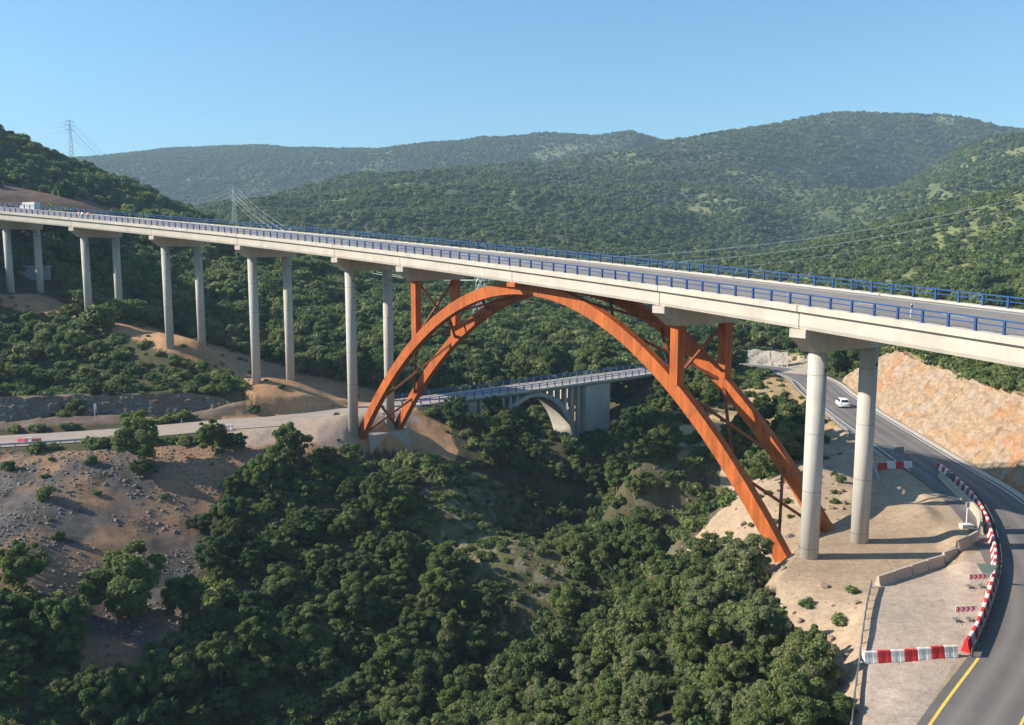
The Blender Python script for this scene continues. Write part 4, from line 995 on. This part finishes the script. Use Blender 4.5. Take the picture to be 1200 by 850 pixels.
tpc = [Vector((17.5,116,-42)), Vector((20.5,119,-34)), Vector((24,122.5,-29.8)), Vector((28.5,126.5,-28.3)), Vector((32,129,-28))]
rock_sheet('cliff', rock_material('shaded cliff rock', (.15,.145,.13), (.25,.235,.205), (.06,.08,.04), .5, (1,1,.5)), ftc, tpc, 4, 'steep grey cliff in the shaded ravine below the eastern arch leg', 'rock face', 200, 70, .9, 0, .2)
# small retaining wall by the farthest piers
mb = MB(); q = [on(8,310,-4.5), on(58,311,-5.0)]
a, b = at(6,312,216), at(58,313,212); mb.bar(a-Vector((0,0,1.6)), b-Vector((0,0,1.6)), .5, 3.4)
rw = mb.build('retaining_wall', mat('wall with painted shade', (.30,.33,.38), .9, .1, 1)); tag(rw, 'low retaining wall with bluish shade in its colour behind the farthest left piers', 'wall')  # bluish shade on a light wall face is put into its colour
mb = MB(); mb.bar(a+Vector((0,0,.16)), b+Vector((0,0,.16)), 1.4, .18); mb.build('coping', M_CAP, rw)
# ------------------------------------------------------------------ boulders and scree stones
def boulder_mesh(name, seed, m):
    iv, if_ = ico(); g = np.random.default_rng(seed); v = iv*np.array([1, g.uniform(.6,1), g.uniform(.5,.8)])
    for _ in range(7):
        n = g.normal(size=3); n /= np.linalg.norm(n); d = g.uniform(.45,.7); k = np.maximum(0, v@n-d); v = v-k[:,None]*n
    mb = MB(); mb.add(v.tolist(), if_.tolist()); return mb.mesh(name, m)
M_STONE = mat('grey stone', (.155,.142,.13), .9, .25, 1.5)
M_STONEB = mat('brown stone', (.25,.185,.14), .9, .25, 1.5)
ST_ = [boulder_mesh('stone', 200+i, M_STONE if i < 4 else M_STONEB) for i in range(6)]
sx_, sy_ = cells(.42, 66, 150, .66); sz_ = height(sx_, sy_)
k = region(sx_, sy_, sz_, 'scree') & (fbm(sx_/6, sy_/6, 3) > .36)
k2 = (region(sx_, sy_, sz_, 'glade') | region(sx_, sy_, sz_, 'cliff')) & (rng.uniform(size=len(sx_)) < .30)
k3 = region(sx_, sy_, sz_, 'pad') & (rng.uniform(size=len(sx_)) < .0)
k = (k & (rng.uniform(size=len(sx_)) < .75)) | k2
instancer('scree', ST_, sx_[k], sy_[k], sz_[k]-.02, .09+.30*rng.uniform(size=int(k.sum()))**4)
bx, by = cells(1.1, 40, 130, .72); bz = height(bx, by); bqx, bqy = pix(bx, by, bz)
k = ((inpoly(bqx, bqy, [(905,660),(1010,690),(990,850),(960,850),(915,740)])) | inpoly(bqx, bqy, [(930,530),(985,505),(990,600),(960,640),(830,660),(800,640)])) & (rng.uniform(size=len(bx)) < .5)
instancer('rubble', ST_[3:], bx[k], by[k], bz[k], .10+.45*rng.uniform(size=int(k.sum()))**3)
# dry tufts on bare soil
tx, ty = cells(1.5, 34, 240, .72); tz = height(tx, ty); tpx, tpy = pix(tx, ty, tz)
pp = np.where(region(tx,ty,tz,'spur'), .05, 0)+np.where(region(tx,ty,tz,'mound'), .06, 0)+np.where(region(tx,ty,tz,'glade'), .45, 0)+np.where(region(tx,ty,tz,'scree'), .05, 0)+np.where(region(tx,ty,tz,'bank'), .2, 0)
pp = np.where(inpoly(tpx, tpy, [(905,660),(1010,690),(990,850),(960,850),(915,740)]), .10, pp); pp = np.where(inpoly(tpx, tpy, [(800,600),(905,560),(985,505),(990,640),(830,660)]), .22, pp)
k = (rng.uniform(size=len(tx)) < pp) & ~blocked(tx, ty, -1.2)
instancer('low_scrub', MIDSHRUB, tx[k], ty[k], tz[k]-.05, rng.uniform(.18,.55,int(k.sum())))
M_DEAD = leaf_material('dead leaves', (.17,.11,.06), (.25,.17,.10), (.28,.21,.14)); SHRUBS.append(crown_mesh('shrub', 1.0, 1.3, -.1, 9, 85, .2, M_DEAD, 90, (.38,.55)))
# shrubs that stand by themselves
def shrub(px, py, s, label, i=0):
    p = ground(px, py); o = link('shrub', SHRUBS[i]); o.location = (p.x, p.y, p.z-.1); o.scale = (s, s, s); o.rotation_euler.z = px; return tag(o, label, 'shrub')
for k_, (px_, py_, s, lab) in enumerate([(106,543,1.0,'small compact green shrub on the reddish slope below the old road'),(8,552,1.1,'straggly shrub at the left end of the reddish slope below the old road'),
    (60,540,.5,'flat olive shrub at the edge of the old road near the red barriers'),(55,585,1.3,'dark shrub low on the left part of the scree slope'),(68,633,.9,'small bright shrub in the middle of the left scree'),
    (297,486,1.2,'green shrub at the foot of the brown spur where the rock ledge ends'),(222,392,1.7,'rounded pale shrub beside a concrete pier on the brown spur'),(985,565,.7,'small green shrub on the sandy bank between the pier and the arch'),
    (978,590,.5,'tiny green shrub on the sandy bank just behind the front pier')]): shrub(px_, py_, s, lab, k_ % 4)

for px_, py_, s, lab in ((934,775,1.0,'rusty brown dead shrub at the right edge of the wood below the lay-by'), (698,832,1.0,'small reddish brown dead shrub between green trees at the bottom of the picture')):
    o = shrub(px_, py_, s*.75, lab, 4); o.location.z += 1.5
# ------------------------------------------------------------------ barriers, rails, signs
M_RED = mat('red plastic', (.55,.03,.035), .45, .1, 2, spec=.4)
M_WPL = mat('white plastic', (.68,.66,.62), .45, .08, 2, spec=.4)
M_PINK = mat('faded red plastic', (.62,.13,.14), .5, .1, 2, spec=.4)
M_JERS = mat('barrier concrete', (.42,.36,.285), .9, .12, 1.2, bump=.15, bscale=8)
M_SIGNB = mat('sign back', (.17,.24,.22), .6, .1, 2, metal=.2)
def hill(x, y): return hz1(x, y)
def barrier_mesh(name, L, m, h=.82, w0=.30, w1=.12):
    mb = MB(); pr = [(-w0,0),(-w0,.10),(-w0*.92,.16),(-w1*1.5,.42),(-w1,h-.05),(-w1*.75,h),(w1*.75,h),(w1,h-.05),(w1*1.5,.42),(w0*.92,.16),(w0,.10),(w0,0)]
    e = .03
    secs = []
    for x_, k in ((-L/2, .88), (-L/2+e, 1), (-L*.18, 1), (-L*.15, .93), (L*.15, .93), (L*.18, 1), (L/2-e, 1), (L/2, .88)): secs.append([(x_, a*k, b) for a, b in pr])
    mb.sweep(secs); mb.tube([(-L*.28,0,h-.01),(-L*.28,0,h+.03)], .05, 8); mb.tube([(L*.28,0,h-.01),(L*.28,0,h+.03)], .05, 8)
    return mb.mesh(name, m)
def jersey_mesh(name, L, m, h=.86):
    mb = MB(); pr = [(-.31,0),(-.31,.08),(-.19,.30),(-.10,h),(.10,h),(.19,.30),(.31,.08),(.31,0)]
    mb.sweep([[(x_, a*k, b*(1 if k == 1 else .99)) for a, b in pr] for x_, k in ((-L/2,.93),(-L/2+.03,1),(L/2-.03,1),(L/2,.93))]); return mb.mesh(name, m)
B_R, B_W, B_P = barrier_mesh('plastic_barrier', .98, M_RED), barrier_mesh('plastic_barrier', .98, M_WPL), barrier_mesh('plastic_barrier', 1.25, M_PINK)
def put(name, me, p, ang, label, cat, group=None, sc=1):
    o = link(name, me); o.location = p; o.rotation_euler.z = ang; o.scale = (sc,)*3; return tag(o, label, cat, group)
def gpt(px, py, z=-26.3): q = on(px, py, z); return Vector((q.x, q.y, hill(q.x, q.y)))
def row(pts, step, red0, labs, group):
    L = resample([Vector(p) for p in spline(pts, .3)], step); out = []
    for i in range(len(L)-1):
        p = (L[i]+L[i+1])/2; d = L[i+1]-L[i]; red = (i % 2 == 0) == red0
        q = Vector((p.x, p.y, hill(p.x, p.y)-.01))
        out.append(put('plastic_barrier', B_R if red else B_W, q, math.atan2(d.y, d.x), labs(i, len(L)-1, 'red' if red else 'white'), 'barrier', group, step/.985))
    return out
FR = [on(1011,779,-26.4), on(1068,776,-26.3), on(1132,772,-26.2)]
nth = ['first','second','third','fourth','fifth','sixth','seventh','eighth','ninth','tenth']
row(FR, .89, False, lambda i, n, c: '%s %s plastic barrier from the steel rail in the straight row across the lay-by' % (nth[min(i,9)], c), 'barriers across the near end of the lay-by')
CV = [on(1131,768,-26.2), on(1142,750,-26.2), on(1152,725,-26.2), on(1160,700,-26.2), on(1164.5,678,-26.2), on(1165.5,655,-26.2), on(1161,633,-26.2), on(1154,612,-26.2), on(1141,590,-26.2), on(1122,570,-26.2), on(1097,549,-26.2)]
row(CV, .985, True, lambda i, n, c: ('%s plastic barrier in the %s half of the curved row along the road' % (c, 'nearer' if i < n/2 else 'farther')), 'curved row of barriers along the road')
row([on(1029,551,-26.3), on(1050,551,-26.3), on(1072,551,-26.3)], 1.02, True, lambda i, n, c: '%s %s barrier from the left in the short shaded row under the viaduct' % (nth[i], c), 'short row of barriers in the shade of the viaduct')
# concrete jersey barriers
JL = resample([Vector(p) for p in spline([on(1028,684,-26.6), on(1062,672,-26.6), on(1100,660,-26.6), on(1128,648,-26.5), on(1148,634,-26.4)], .3)], 2.3)
JM = jersey_mesh('concrete_barrier', 2.16, M_JERS)
for i in range(len(JL)-1):
    d = JL[i+1]-JL[i]; p = (JL[i]+JL[i+1])/2
    put('concrete_barrier', JM, (p.x, p.y, hill(p.x, p.y)-.02), math.atan2(d.y, d.x)+random.uniform(-.04,.04), '%s beige concrete barrier from the rail end of the row behind the lay-by' % nth[i], 'barrier', 'concrete barriers behind the lay-by')
JL = resample([Vector(p) for p in spline([on(1149,632,-26.4), on(1148,612,-26.3), on(1136,596,-26.2), on(1118,578,-26.2), on(1099,559,-26.2)], .3)], 2.75)
JM2 = jersey_mesh('concrete_barrier', 2.7, M_JERS)
for i in range(len(JL)-1):
    d = JL[i+1]-JL[i]; p = (JL[i]+JL[i+1])/2
    put('concrete_barrier', JM2, (p.x, p.y, hill(p.x, p.y)-.02), math.atan2(d.y, d.x), 'long beige concrete barrier behind the %s part of the curved plastic row' % ('nearer' if i < len(JL)/2-.5 else 'farther'), 'barrier', 'concrete barriers behind the plastic row')
# red barriers on the old road and on the deck
def cluster(px, py, z, n, where, grp):
    for i in range(n):
        q = on(px+i*8.5, py-(i % 2)*1.2, z); mm = B_P if i % 2 == 0 else B_W
        put('plastic_barrier', mm, (q.x, q.y, hill(q.x, q.y)+.05), .15*(i-1), '%s %s plastic barrier %s' % (('leftmost','middle','rightmost','last')[i], 'red' if i % 2 == 0 else 'white', where), 'barrier', grp, 1.05)
cluster(26, 520, -28.25, 3, 'at the left end of the old road', 'barriers at the left of the old road')
cluster(261, 505, -28.15, 2, 'on the old road by the greyish tree', 'barriers by the greyish tree')
for i in range(3):
    q = dk(173+i*1.6, WD-2.4-(i % 2)*.3, 1.866); put('plastic_barrier', B_P if i % 2 == 0 else B_W, q, VTH+VK*175, '%s %s barrier standing on the far lane of the viaduct' % (nth[i], 'red' if i % 2 == 0 else 'white'), 'barrier', 'barriers on the viaduct deck', .7)
# steel rails
def steel_rail(name, pts, label, post_step=2.0, h=.72, m=None, side=1, beam=.31, pw=.11):
    pts = [Vector((p.x, p.y, hill(p.x, p.y))) for p in pts]; m = m or M_GALV
    t = thing(name, label, 'guard rail', tuple(pts[0]), world=True)
    prof = [(0,-beam/2),(.055,-beam*.32),(0,-beam*.08),(0,beam*.08),(.055,beam*.32),(0,beam/2)]
    A = [offset_line(pts, o*side) for o, _ in prof]; Bk = [offset_line(pts, (o-.02)*side) for o, _ in prof]
    mb = MB(); mb.sweep([[A[k][i]+Vector((0,0,h-beam/2+prof[k][1])) for k in range(6)]+[Bk[k][i]+Vector((0,0,h-beam/2+prof[k][1])) for k in range(5,-1,-1)] for i in range(len(pts))])
    mb.build('rail', m, t)
    for p in resample(pts, post_step):
        mb = MB(); mb.box(p+Vector((0,0,h*.5-.2)), (pw/2,0,0), (0,pw/2,0), (0,0,h*.5+.18)); mb.build('post', m, t)
    return t
steel_rail('guard_rail', spline([on(1021,686,-26.6), on(1014,725,-26.5), on(1007,775,-26.5), on(998,850,-26.4), (16.2,38,-26.4)], 1.0), 'straight grey steel guard rail along the left edge of the lay-by', side=-1)
M_SHADESTEEL = mat('steel with painted shade', (.12,.12,.13), .6, .15, 2, metal=.5)  # shade on the back of the rail is put into this dark colour
steel_rail('guard_rail', spline([on(1139,772,-26), on(1150,748,-26), on(1160,722,-26), on(1168,697,-26), on(1172.5,676,-26), on(1173,655,-26), on(1168,632,-26), on(1161,611,-26), on(1147,589,-26), on(1127,569,-26)], .8), 'dark curved guard rail with many posts between asphalt road and red and white barriers', m=M_SHADESTEEL, post_step=1.4)
eo = offset_line(ROAD_E, 5.3)
steel_rail('guard_rail', [p for p in eo if 104 < p.y < 134], 'pale guard rail on the ravine side of the road, ending beside the shaded lay-by')
steel_rail('guard_rail', [p for p in eo if 150 < p.y < 176 and p.x > 40], 'curled guard rail round the dry mound at the far bend')
wl = offset_line(ROAD_W, 4.3); steel_rail('guard_rail', [p for p in wl if -100 < p.x < -60], 'low guard rail along the lower edge of the old road at the left', h=.6)
M_DARKM = M_GALV
q = gpt(1024, 566); steel_rail('guard_rail', [gpt(1022,545), gpt(1026,556), gpt(1030,568)], 'short bent piece of guard rail in the shade behind the rear pier', post_step=1.5)
# chevron boards
def chevron(px, py, face, label, tilt=.0):
    p = gpt(px, py+18, -26.3); t = thing('chevron_sign', label, 'road sign', tuple(p), face)
    mb = MB(); mb.box((0,0,1.02), (.80,0,0), (0,.015,0), (0,0,.21)); bd = mb.build('board', M_WPL, t)
    for k in range(4):
        x0 = -.72+k*.37; mb = MB(); f = []
        mb.add([(x0,-.0185,.83),(x0+.16,-.0185,.83),(x0+.30,-.0185,1.02),(x0+.16,-.0185,1.21),(x0,-.0185,1.21),(x0+.14,-.0185,1.02)], [(0,1,2,5),(5,2,3,4)]); mb.build('chevron', mat('sign red', (.60,.02,.09), .5, .05, 2), bd)
    for x_ in (-.5,.5):
        mb = MB(); mb.bar((x_,.05,0),(x_,.03,1.2),.04,.04); mb.bar((x_,-.35,.04),(x_,.42,.04),.05,.05); mb.build('leg', M_GALV, t)
        mb = MB(); mb.box((x_,.25,.13), (.17,0,0), (0,.22,0), (0,0,.08)); mb.build('ballast', M_STONE, t)
    return t
chevron(1145, 676, .12, 'farther red and white chevron board on legs, in front of a dark sign back')
chevron(1130.5, 716, .12, 'nearer red and white chevron board standing alone in the lay-by')
def sign_back(px, py, kind, face, label, s=1.0):
    p = gpt(px, py, -26.3); t = thing('road_sign', label, 'road sign', tuple(p), face); t.scale = (s,)*3
    sh = [(-.75,1.75),(.75,1.75),(0,.45)] if kind == 3 else [(-.75,.5),(.75,.5),(.75,1.3),(-.75,1.3)]
    mb = MB(); mb.sweep([[(x_, y_, z_) for x_, z_ in sh] for y_ in (-.015,.015)]); mb.build('board', M_SIGNB, t)
    for x_ in (-.3,.3):
        mb = MB(); mb.bar((x_,.05,0),(x_*.6,.04,1.4),.05,.05); mb.bar((x_,-.4,.04),(x_,.45,.04),.05,.05); mb.build('leg', M_GALV, t)
    return t
sign_back(1155, 690, 3, -.35, 'dark grey-green triangular sign seen from behind, beside the curved barriers', 1.0)
sign_back(1053, 538, 4, .3, 'dark flat sign seen from behind in the shade at the road edge')
sign_back(1113, 569, 4, .2, 'low dark sign back at the far tip of the curved barrier row', .9)
# post on a white base
p = gpt(1132, 622, -26.3); t = thing('signal_post', 'slim white post on a white block by the concrete barriers', 'post', tuple(p))
mb = MB(); mb.box((0,0,.20), (.55,0,0), (0,.34,0), (0,0,.20)); mb.build('base', M_WPL, t)
mb = MB(); mb.tube([(0,0,.5),(0,0,2.3)], .06, 8); mb.build('pole', M_WPL, t)
mb = MB(); mb.box((0,0,2.3), (.13,0,0), (0,.1,0), (0,0,.24)); mb.build('head', M_GALV, t)
p = gpt(1064, 537, -26.3); t = thing('traffic_cone', 'red and white traffic cone in the shade at the road edge', 'cone', tuple(p))
mb = MB(); mb.box((0,0,.03), (.22,0,0), (0,.22,0), (0,0,.03)); mb.build('foot', M_DARK, t)
mb = MB(); mb.tube([(0,0,.06),(0,0,.32)], [.17,.11], 14); mb.tube([(0,0,.55),(0,0,.80)], [.07,.03], 14); mb.build('cone', M_RED, t)
mb = MB(); mb.tube([(0,0,.32),(0,0,.55)], [.111,.071], 14); mb.build('band', M_WPL, t)
# little posts
def small_post(q, h, label, w_=.12):
    t = thing('marker_post', label, 'post', tuple(q))
    mb = MB(); mb.box((0,0,h*.5), (w_/2,0,0), (0,w_*.35,0), (0,0,h*.5)); mb.build('shaft', M_WPL, t)
    mb = MB(); mb.box((0,0,h*.82), (w_/2+.004,0,0), (0,w_*.35+.004,0), (0,0,h*.07)); mb.build('band', M_DARK, t); return t
small_post(dk(-8.6, 2.4, 1.868), 1.05, 'small white delineator post behind the near blue rail, at the right end of the viaduct')
q = on(213, 497, -28.2); small_post(Vector((q.x,q.y,hill(q.x,q.y))), 1.0, 'thin white marker post at the rock side of the old road')
q = on(112, 499, -28.3); t = thing('sign_post', 'pale post with a small plate in front of the rock ledge', 'sign', (q.x,q.y,hill(q.x,q.y)))
mb = MB(); mb.tube([(0,0,-.2),(0,0,2.6)], .05, 8); mb.tube([(.22,0,1.0),(.22,0,2.6)], .04, 8); mb.build('pole', M_WPL, t)
mb = MB(); mb.box((.12,-.05,2.1), (.22,0,0), (0,.015,0), (0,0,.45)); mb.build('plate', M_WPL, t)
# ------------------------------------------------------------------ car
def car(loc, rz, label):
    M_CAR = mat('white car paint', (.78,.78,.77), .25, .03, 1, spec=.5); M_GLS = mat('car glass', (.02,.025,.03), .08, .1, 1, spec=.6); M_TL = mat('tail lamp', (.45,.02,.02), .3, .1, 1)
    t = thing('car', label, 'car', loc, rz)
    def ring(x_, w_, z0, z1, r=.12): return [(x_,-w_+r*.4,z0),(x_,-w_,z0+r),(x_,-w_*.99,(z0+z1)/2),(x_,-w_*.93,z1-r*.3),(x_,-w_*.85,z1),(x_,w_*.85,z1),(x_,w_*.93,z1-r*.3),(x_,w_*.99,(z0+z1)/2),(x_,w_,z0+r),(x_,w_-r*.4,z0)]
    mb = MB(); mb.sweep([ring(-2.12,.74,.42,.86), ring(-2.05,.84,.28,.98), ring(-1.5,.89,.24,1.02), ring(0,.90,.22,1.0), ring(1.0,.90,.22,.97), ring(1.7,.87,.24,.84), ring(2.1,.78,.30,.72), ring(2.16,.66,.40,.62)]); mb.build('body', M_CAR, t, True)
    cab = [(-2.0,.76,.98),(-1.55,.68,1.50),(-.1,.66,1.54),(.35,.67,1.50),(1.15,.78,.96)]
    mb = MB(); mb.sweep([[(x_,-w_,.93),(x_,-w_,max(.95,z_-.05)),(x_,-w_*.88,z_),(x_,w_*.88,z_),(x_,w_,max(.95,z_-.05)),(x_,w_,.93)] for x_,w_,z_ in cab]); mb.build('roof', M_CAR, t, True)
    def pane(vs, nm):
        mb = MB(); mb.add(vs, [tuple(range(len(vs)))]); mb.build(nm, M_GLS, t)
    pane([(-1.99,-.60,1.04),(-1.99,.60,1.04),(-1.66,.54,1.42),(-1.66,-.54,1.42)], 'rear_window')
    pane([(1.10,-.64,1.03),(1.10,.64,1.03),(.47,.55,1.46),(.47,-.55,1.46)], 'windscreen')
    for s in (-1,1):
        pane([(-1.6,s*.80,1.04),(-.45,s*.80,1.04),(-.45,s*.70,1.44),(-1.4,s*.70,1.42)], 'side_window'); pane([(-.35,s*.80,1.04),(.85,s*.80,1.04),(.3,s*.70,1.44),(-.35,s*.70,1.44)], 'side_window')
        mb = MB(); mb.box((-2.07,s*.66,.80), (.06,0,0), (0,.13,0), (0,0,.09)); mb.build('tail_lamp', M_TL, t)
        mb = MB(); mb.box((2.06,s*.58,.66), (.06,0,0), (0,.14,0), (0,0,.07)); mb.build('headlight', M_WPL, t)
        for x_ in (-1.32,1.34):
            mb = MB(); mb.tube([(x_,s*.70,.32),(x_,s*.91,.32)], .32, 20); wh = mb.build('wheel', M_DARK, t)
            mb = MB(); mb.tube([(x_,s*.905,.32),(x_,s*.925,.32)], .20, 14); mb.build('rim', M_GALV, wh)
    return t
cp = min(range(len(ROAD_E)-1), key=lambda i: abs(pix(ROAD_E[i].x, ROAD_E[i].y, ROAD_E[i].z)[1]-476)+(0 if ROAD_E[i].x > 50 else 999))
cpt = on(987, 476.5, -25.99); cd_ = ROAD_E[cp-1]-ROAD_E[cp+1]
car((cpt.x, cpt.y, -25.99), math.atan2(cd_.y, cd_.x), 'white hatchback driving away along the asphalt road below the rock cutting')
# ------------------------------------------------------------------ lorry beyond the viaduct
sT = 197; q = Vector((-127, 228, hz1(-127, 228)+.02)); tt_, n, u = frame(sT)
t = thing('lorry', 'small white box lorry parked beyond the far left end of the viaduct', 'lorry', tuple(q), math.atan2(tt_.y, tt_.x)); t.scale = (.68,)*3
mb = MB(); mb.box((-1.0,0,2.25), (3.6,0,0), (0,1.22,0), (0,0,1.35)); mb.build('cargo_box', M_WPL, t)
mb = MB(); mb.sweep([[(x_,-1.1,.55),(x_,-1.1,z_),(x_,1.1,z_),(x_,1.1,.55)] for x_, z_ in ((2.75,2.55),(3.6,2.6),(4.1,2.3),(4.6,1.5),(4.7,.9))]); cb = mb.build('cab', M_WPL, t)
mb = MB(); mb.add([(4.14,-.9,2.22),(4.14,.9,2.22),(4.59,.95,1.54),(4.59,-.95,1.54)], [(0,1,2,3)]); mb.build('windscreen', M_DARK, cb)
mb = MB(); mb.box((.4,0,.72), (4.0,0,0), (0,.45,0), (0,0,.14)); mb.build('chassis', M_DARK, t)
for x_ in (-3.2,-2.1,3.6):
    for s in (-1,1):
        mb = MB(); mb.tube([(x_,s*.8,.48),(x_,s*1.12,.48)], .48, 18); mb.build('wheel', M_DARK, t)
# ------------------------------------------------------------------ power line
M_LAT = mat('pylon steel', (.50,.51,.52), .5, .08, 1, metal=.5)
ARMS = (.74, .86, .97)
def pylon(base, H, rz, label, wb=None):
    wb = wb or H*.075; t = thing('pylon', label, 'pylon', tuple(base), rz); th = max(.09, H*.0034)
    def wz(z): return wb*(1-z/H)**.9+.30*H/30
    for sx in (-1,1):
        for sy in (-1,1):
            mb = MB(); mb.tube([(sx*wz(z), sy*wz(z), z) for z in (-1, H*.35, H*.7, H)], th, 5); mb.build('leg', M_LAT, t)
    mb = MB(); zs = [H*(1-(1-i/9)**1.0) for i in range(10)]
    for z0, z1 in zip(zs[:-1], zs[1:]):
        a, b = wz(z0), wz(z1)
        for k in range(4):
            c = [(-1,-1),(1,-1),(1,1),(-1,1)]; p0, p1 = c[k], c[(k+1) % 4]
            mb.bar((p0[0]*a,p0[1]*a,z0),(p1[0]*b,p1[1]*b,z1), th*1.1, th*1.1); mb.bar((p1[0]*a,p1[1]*a,z0),(p0[0]*b,p0[1]*b,z1), th*1.1, th*1.1)
    mb.build('lattice', M_LAT, t)
    for f in ARMS:
        z = H*f; L_ = H*.105*(1.15 if f == ARMS[1] else 1); mb = MB()
        for s in (-1,1):
            mb.bar((0,0,z),(s*L_,0,z), th*1.6, th*1.6); mb.bar((0,0,z+H*.04),(s*L_,0,z), th*1.3, th*1.3); mb.bar((s*L_,0,z),(s*L_,0,z-H*.035), th*1.5, th*1.5)
        mb.build('crossarm', M_LAT, t)
    return [[Vector(base)+Matrix.Rotation(rz, 3, 'Z') @ Vector((s*H*.105*(1.15 if f == ARMS[1] else 1),0,H*f-H*.035)) for s in (-1,1)] for f in ARMS]
pa = at(84, 185, 470); Ha = (at(82,141,470)-pa).z
pb = at(275, 262, 560); Hb = (at(275,218,560)-pb).z
pc = at(563, 398, 245); pc.z = hz1(pc.x, pc.y)-.5; Hc = 24.0
pd_ = at(1400, 262, 330); Hd = (at(1400,158,330)-pd_).z
A1 = pylon(pa, Ha, .5, 'tall lattice pylon on top of the left hill against the sky', Ha*.05)
A2 = pylon(pb, Hb, .7, 'distant lattice pylon behind the left part of the viaduct', Hb*.045)
A3 = pylon(pc, Hc, 1.0, 'pale lattice pylon seen through the western half of the orange arch')
A4 = pylon(pd_, Hd, 1.3, 'lattice pylon on the green slope beyond the right edge')
M_WIRE = mat('aluminium cable', (.72,.72,.70), .5, .05, 1)
def wire(a, b, sag, r, label):
    n = 40; pts = [a.lerp(b, i/n)-Vector((0,0,sag*4*(i/n)*(1-i/n))) for i in range(n+1)]
    mb = MB(); mb.tube(pts, r, 5); o = mb.build('power_cable', M_WIRE, None, True); tag(o, label, 'cable', 'cables of the power line')
A0 = [[p+Vector((-420,160,12)) for p in l_] for l_ in A1]
for i, hgt in enumerate(('lowest','middle','uppermost')):
    for s_, sd in enumerate(('left','right')):
        wire(A1[i][s_], A2[i][s_], 20, .055, '%s %s cable of the span from the hilltop pylon to the distant one' % (hgt, sd))
        wire(A2[i][s_], A3[i][s_], 14, .045, '%s %s cable of the span coming down behind the viaduct' % (hgt, sd))
        wire(A3[i][s_], A4[i][s_], 11, .048, '%s %s cable of the long span across the green slope at right' % (hgt, sd))
        wire(A0[i][s_], A1[i][s_], 12, .05, '%s %s cable leaving the hilltop pylon into the sky' % (hgt, sd))
# ------------------------------------------------------------------ air
mb = MB(); mb.box((0,1250,150), (2900,0,0), (0,2350,0), (0,0,275))
hz_ = mb.build('haze', []); hz_['kind'] = 'stuff'
m = bpy.data.materials.new('haze'); m.use_nodes = True; N = m.node_tree.nodes; N.remove(N['Principled BSDF'])
pv = N.new('ShaderNodeVolumePrincipled'); pv.inputs['Color'].default_value = (.54,.76,1,1); pv.inputs['Density'].default_value = HAZE = .00019; pv.inputs['Anisotropy'].default_value = .0
m.node_tree.links.new(pv.outputs[0], N['Material Output'].inputs['Volume']); hz_.data.materials.clear(); hz_.data.materials.append(m)
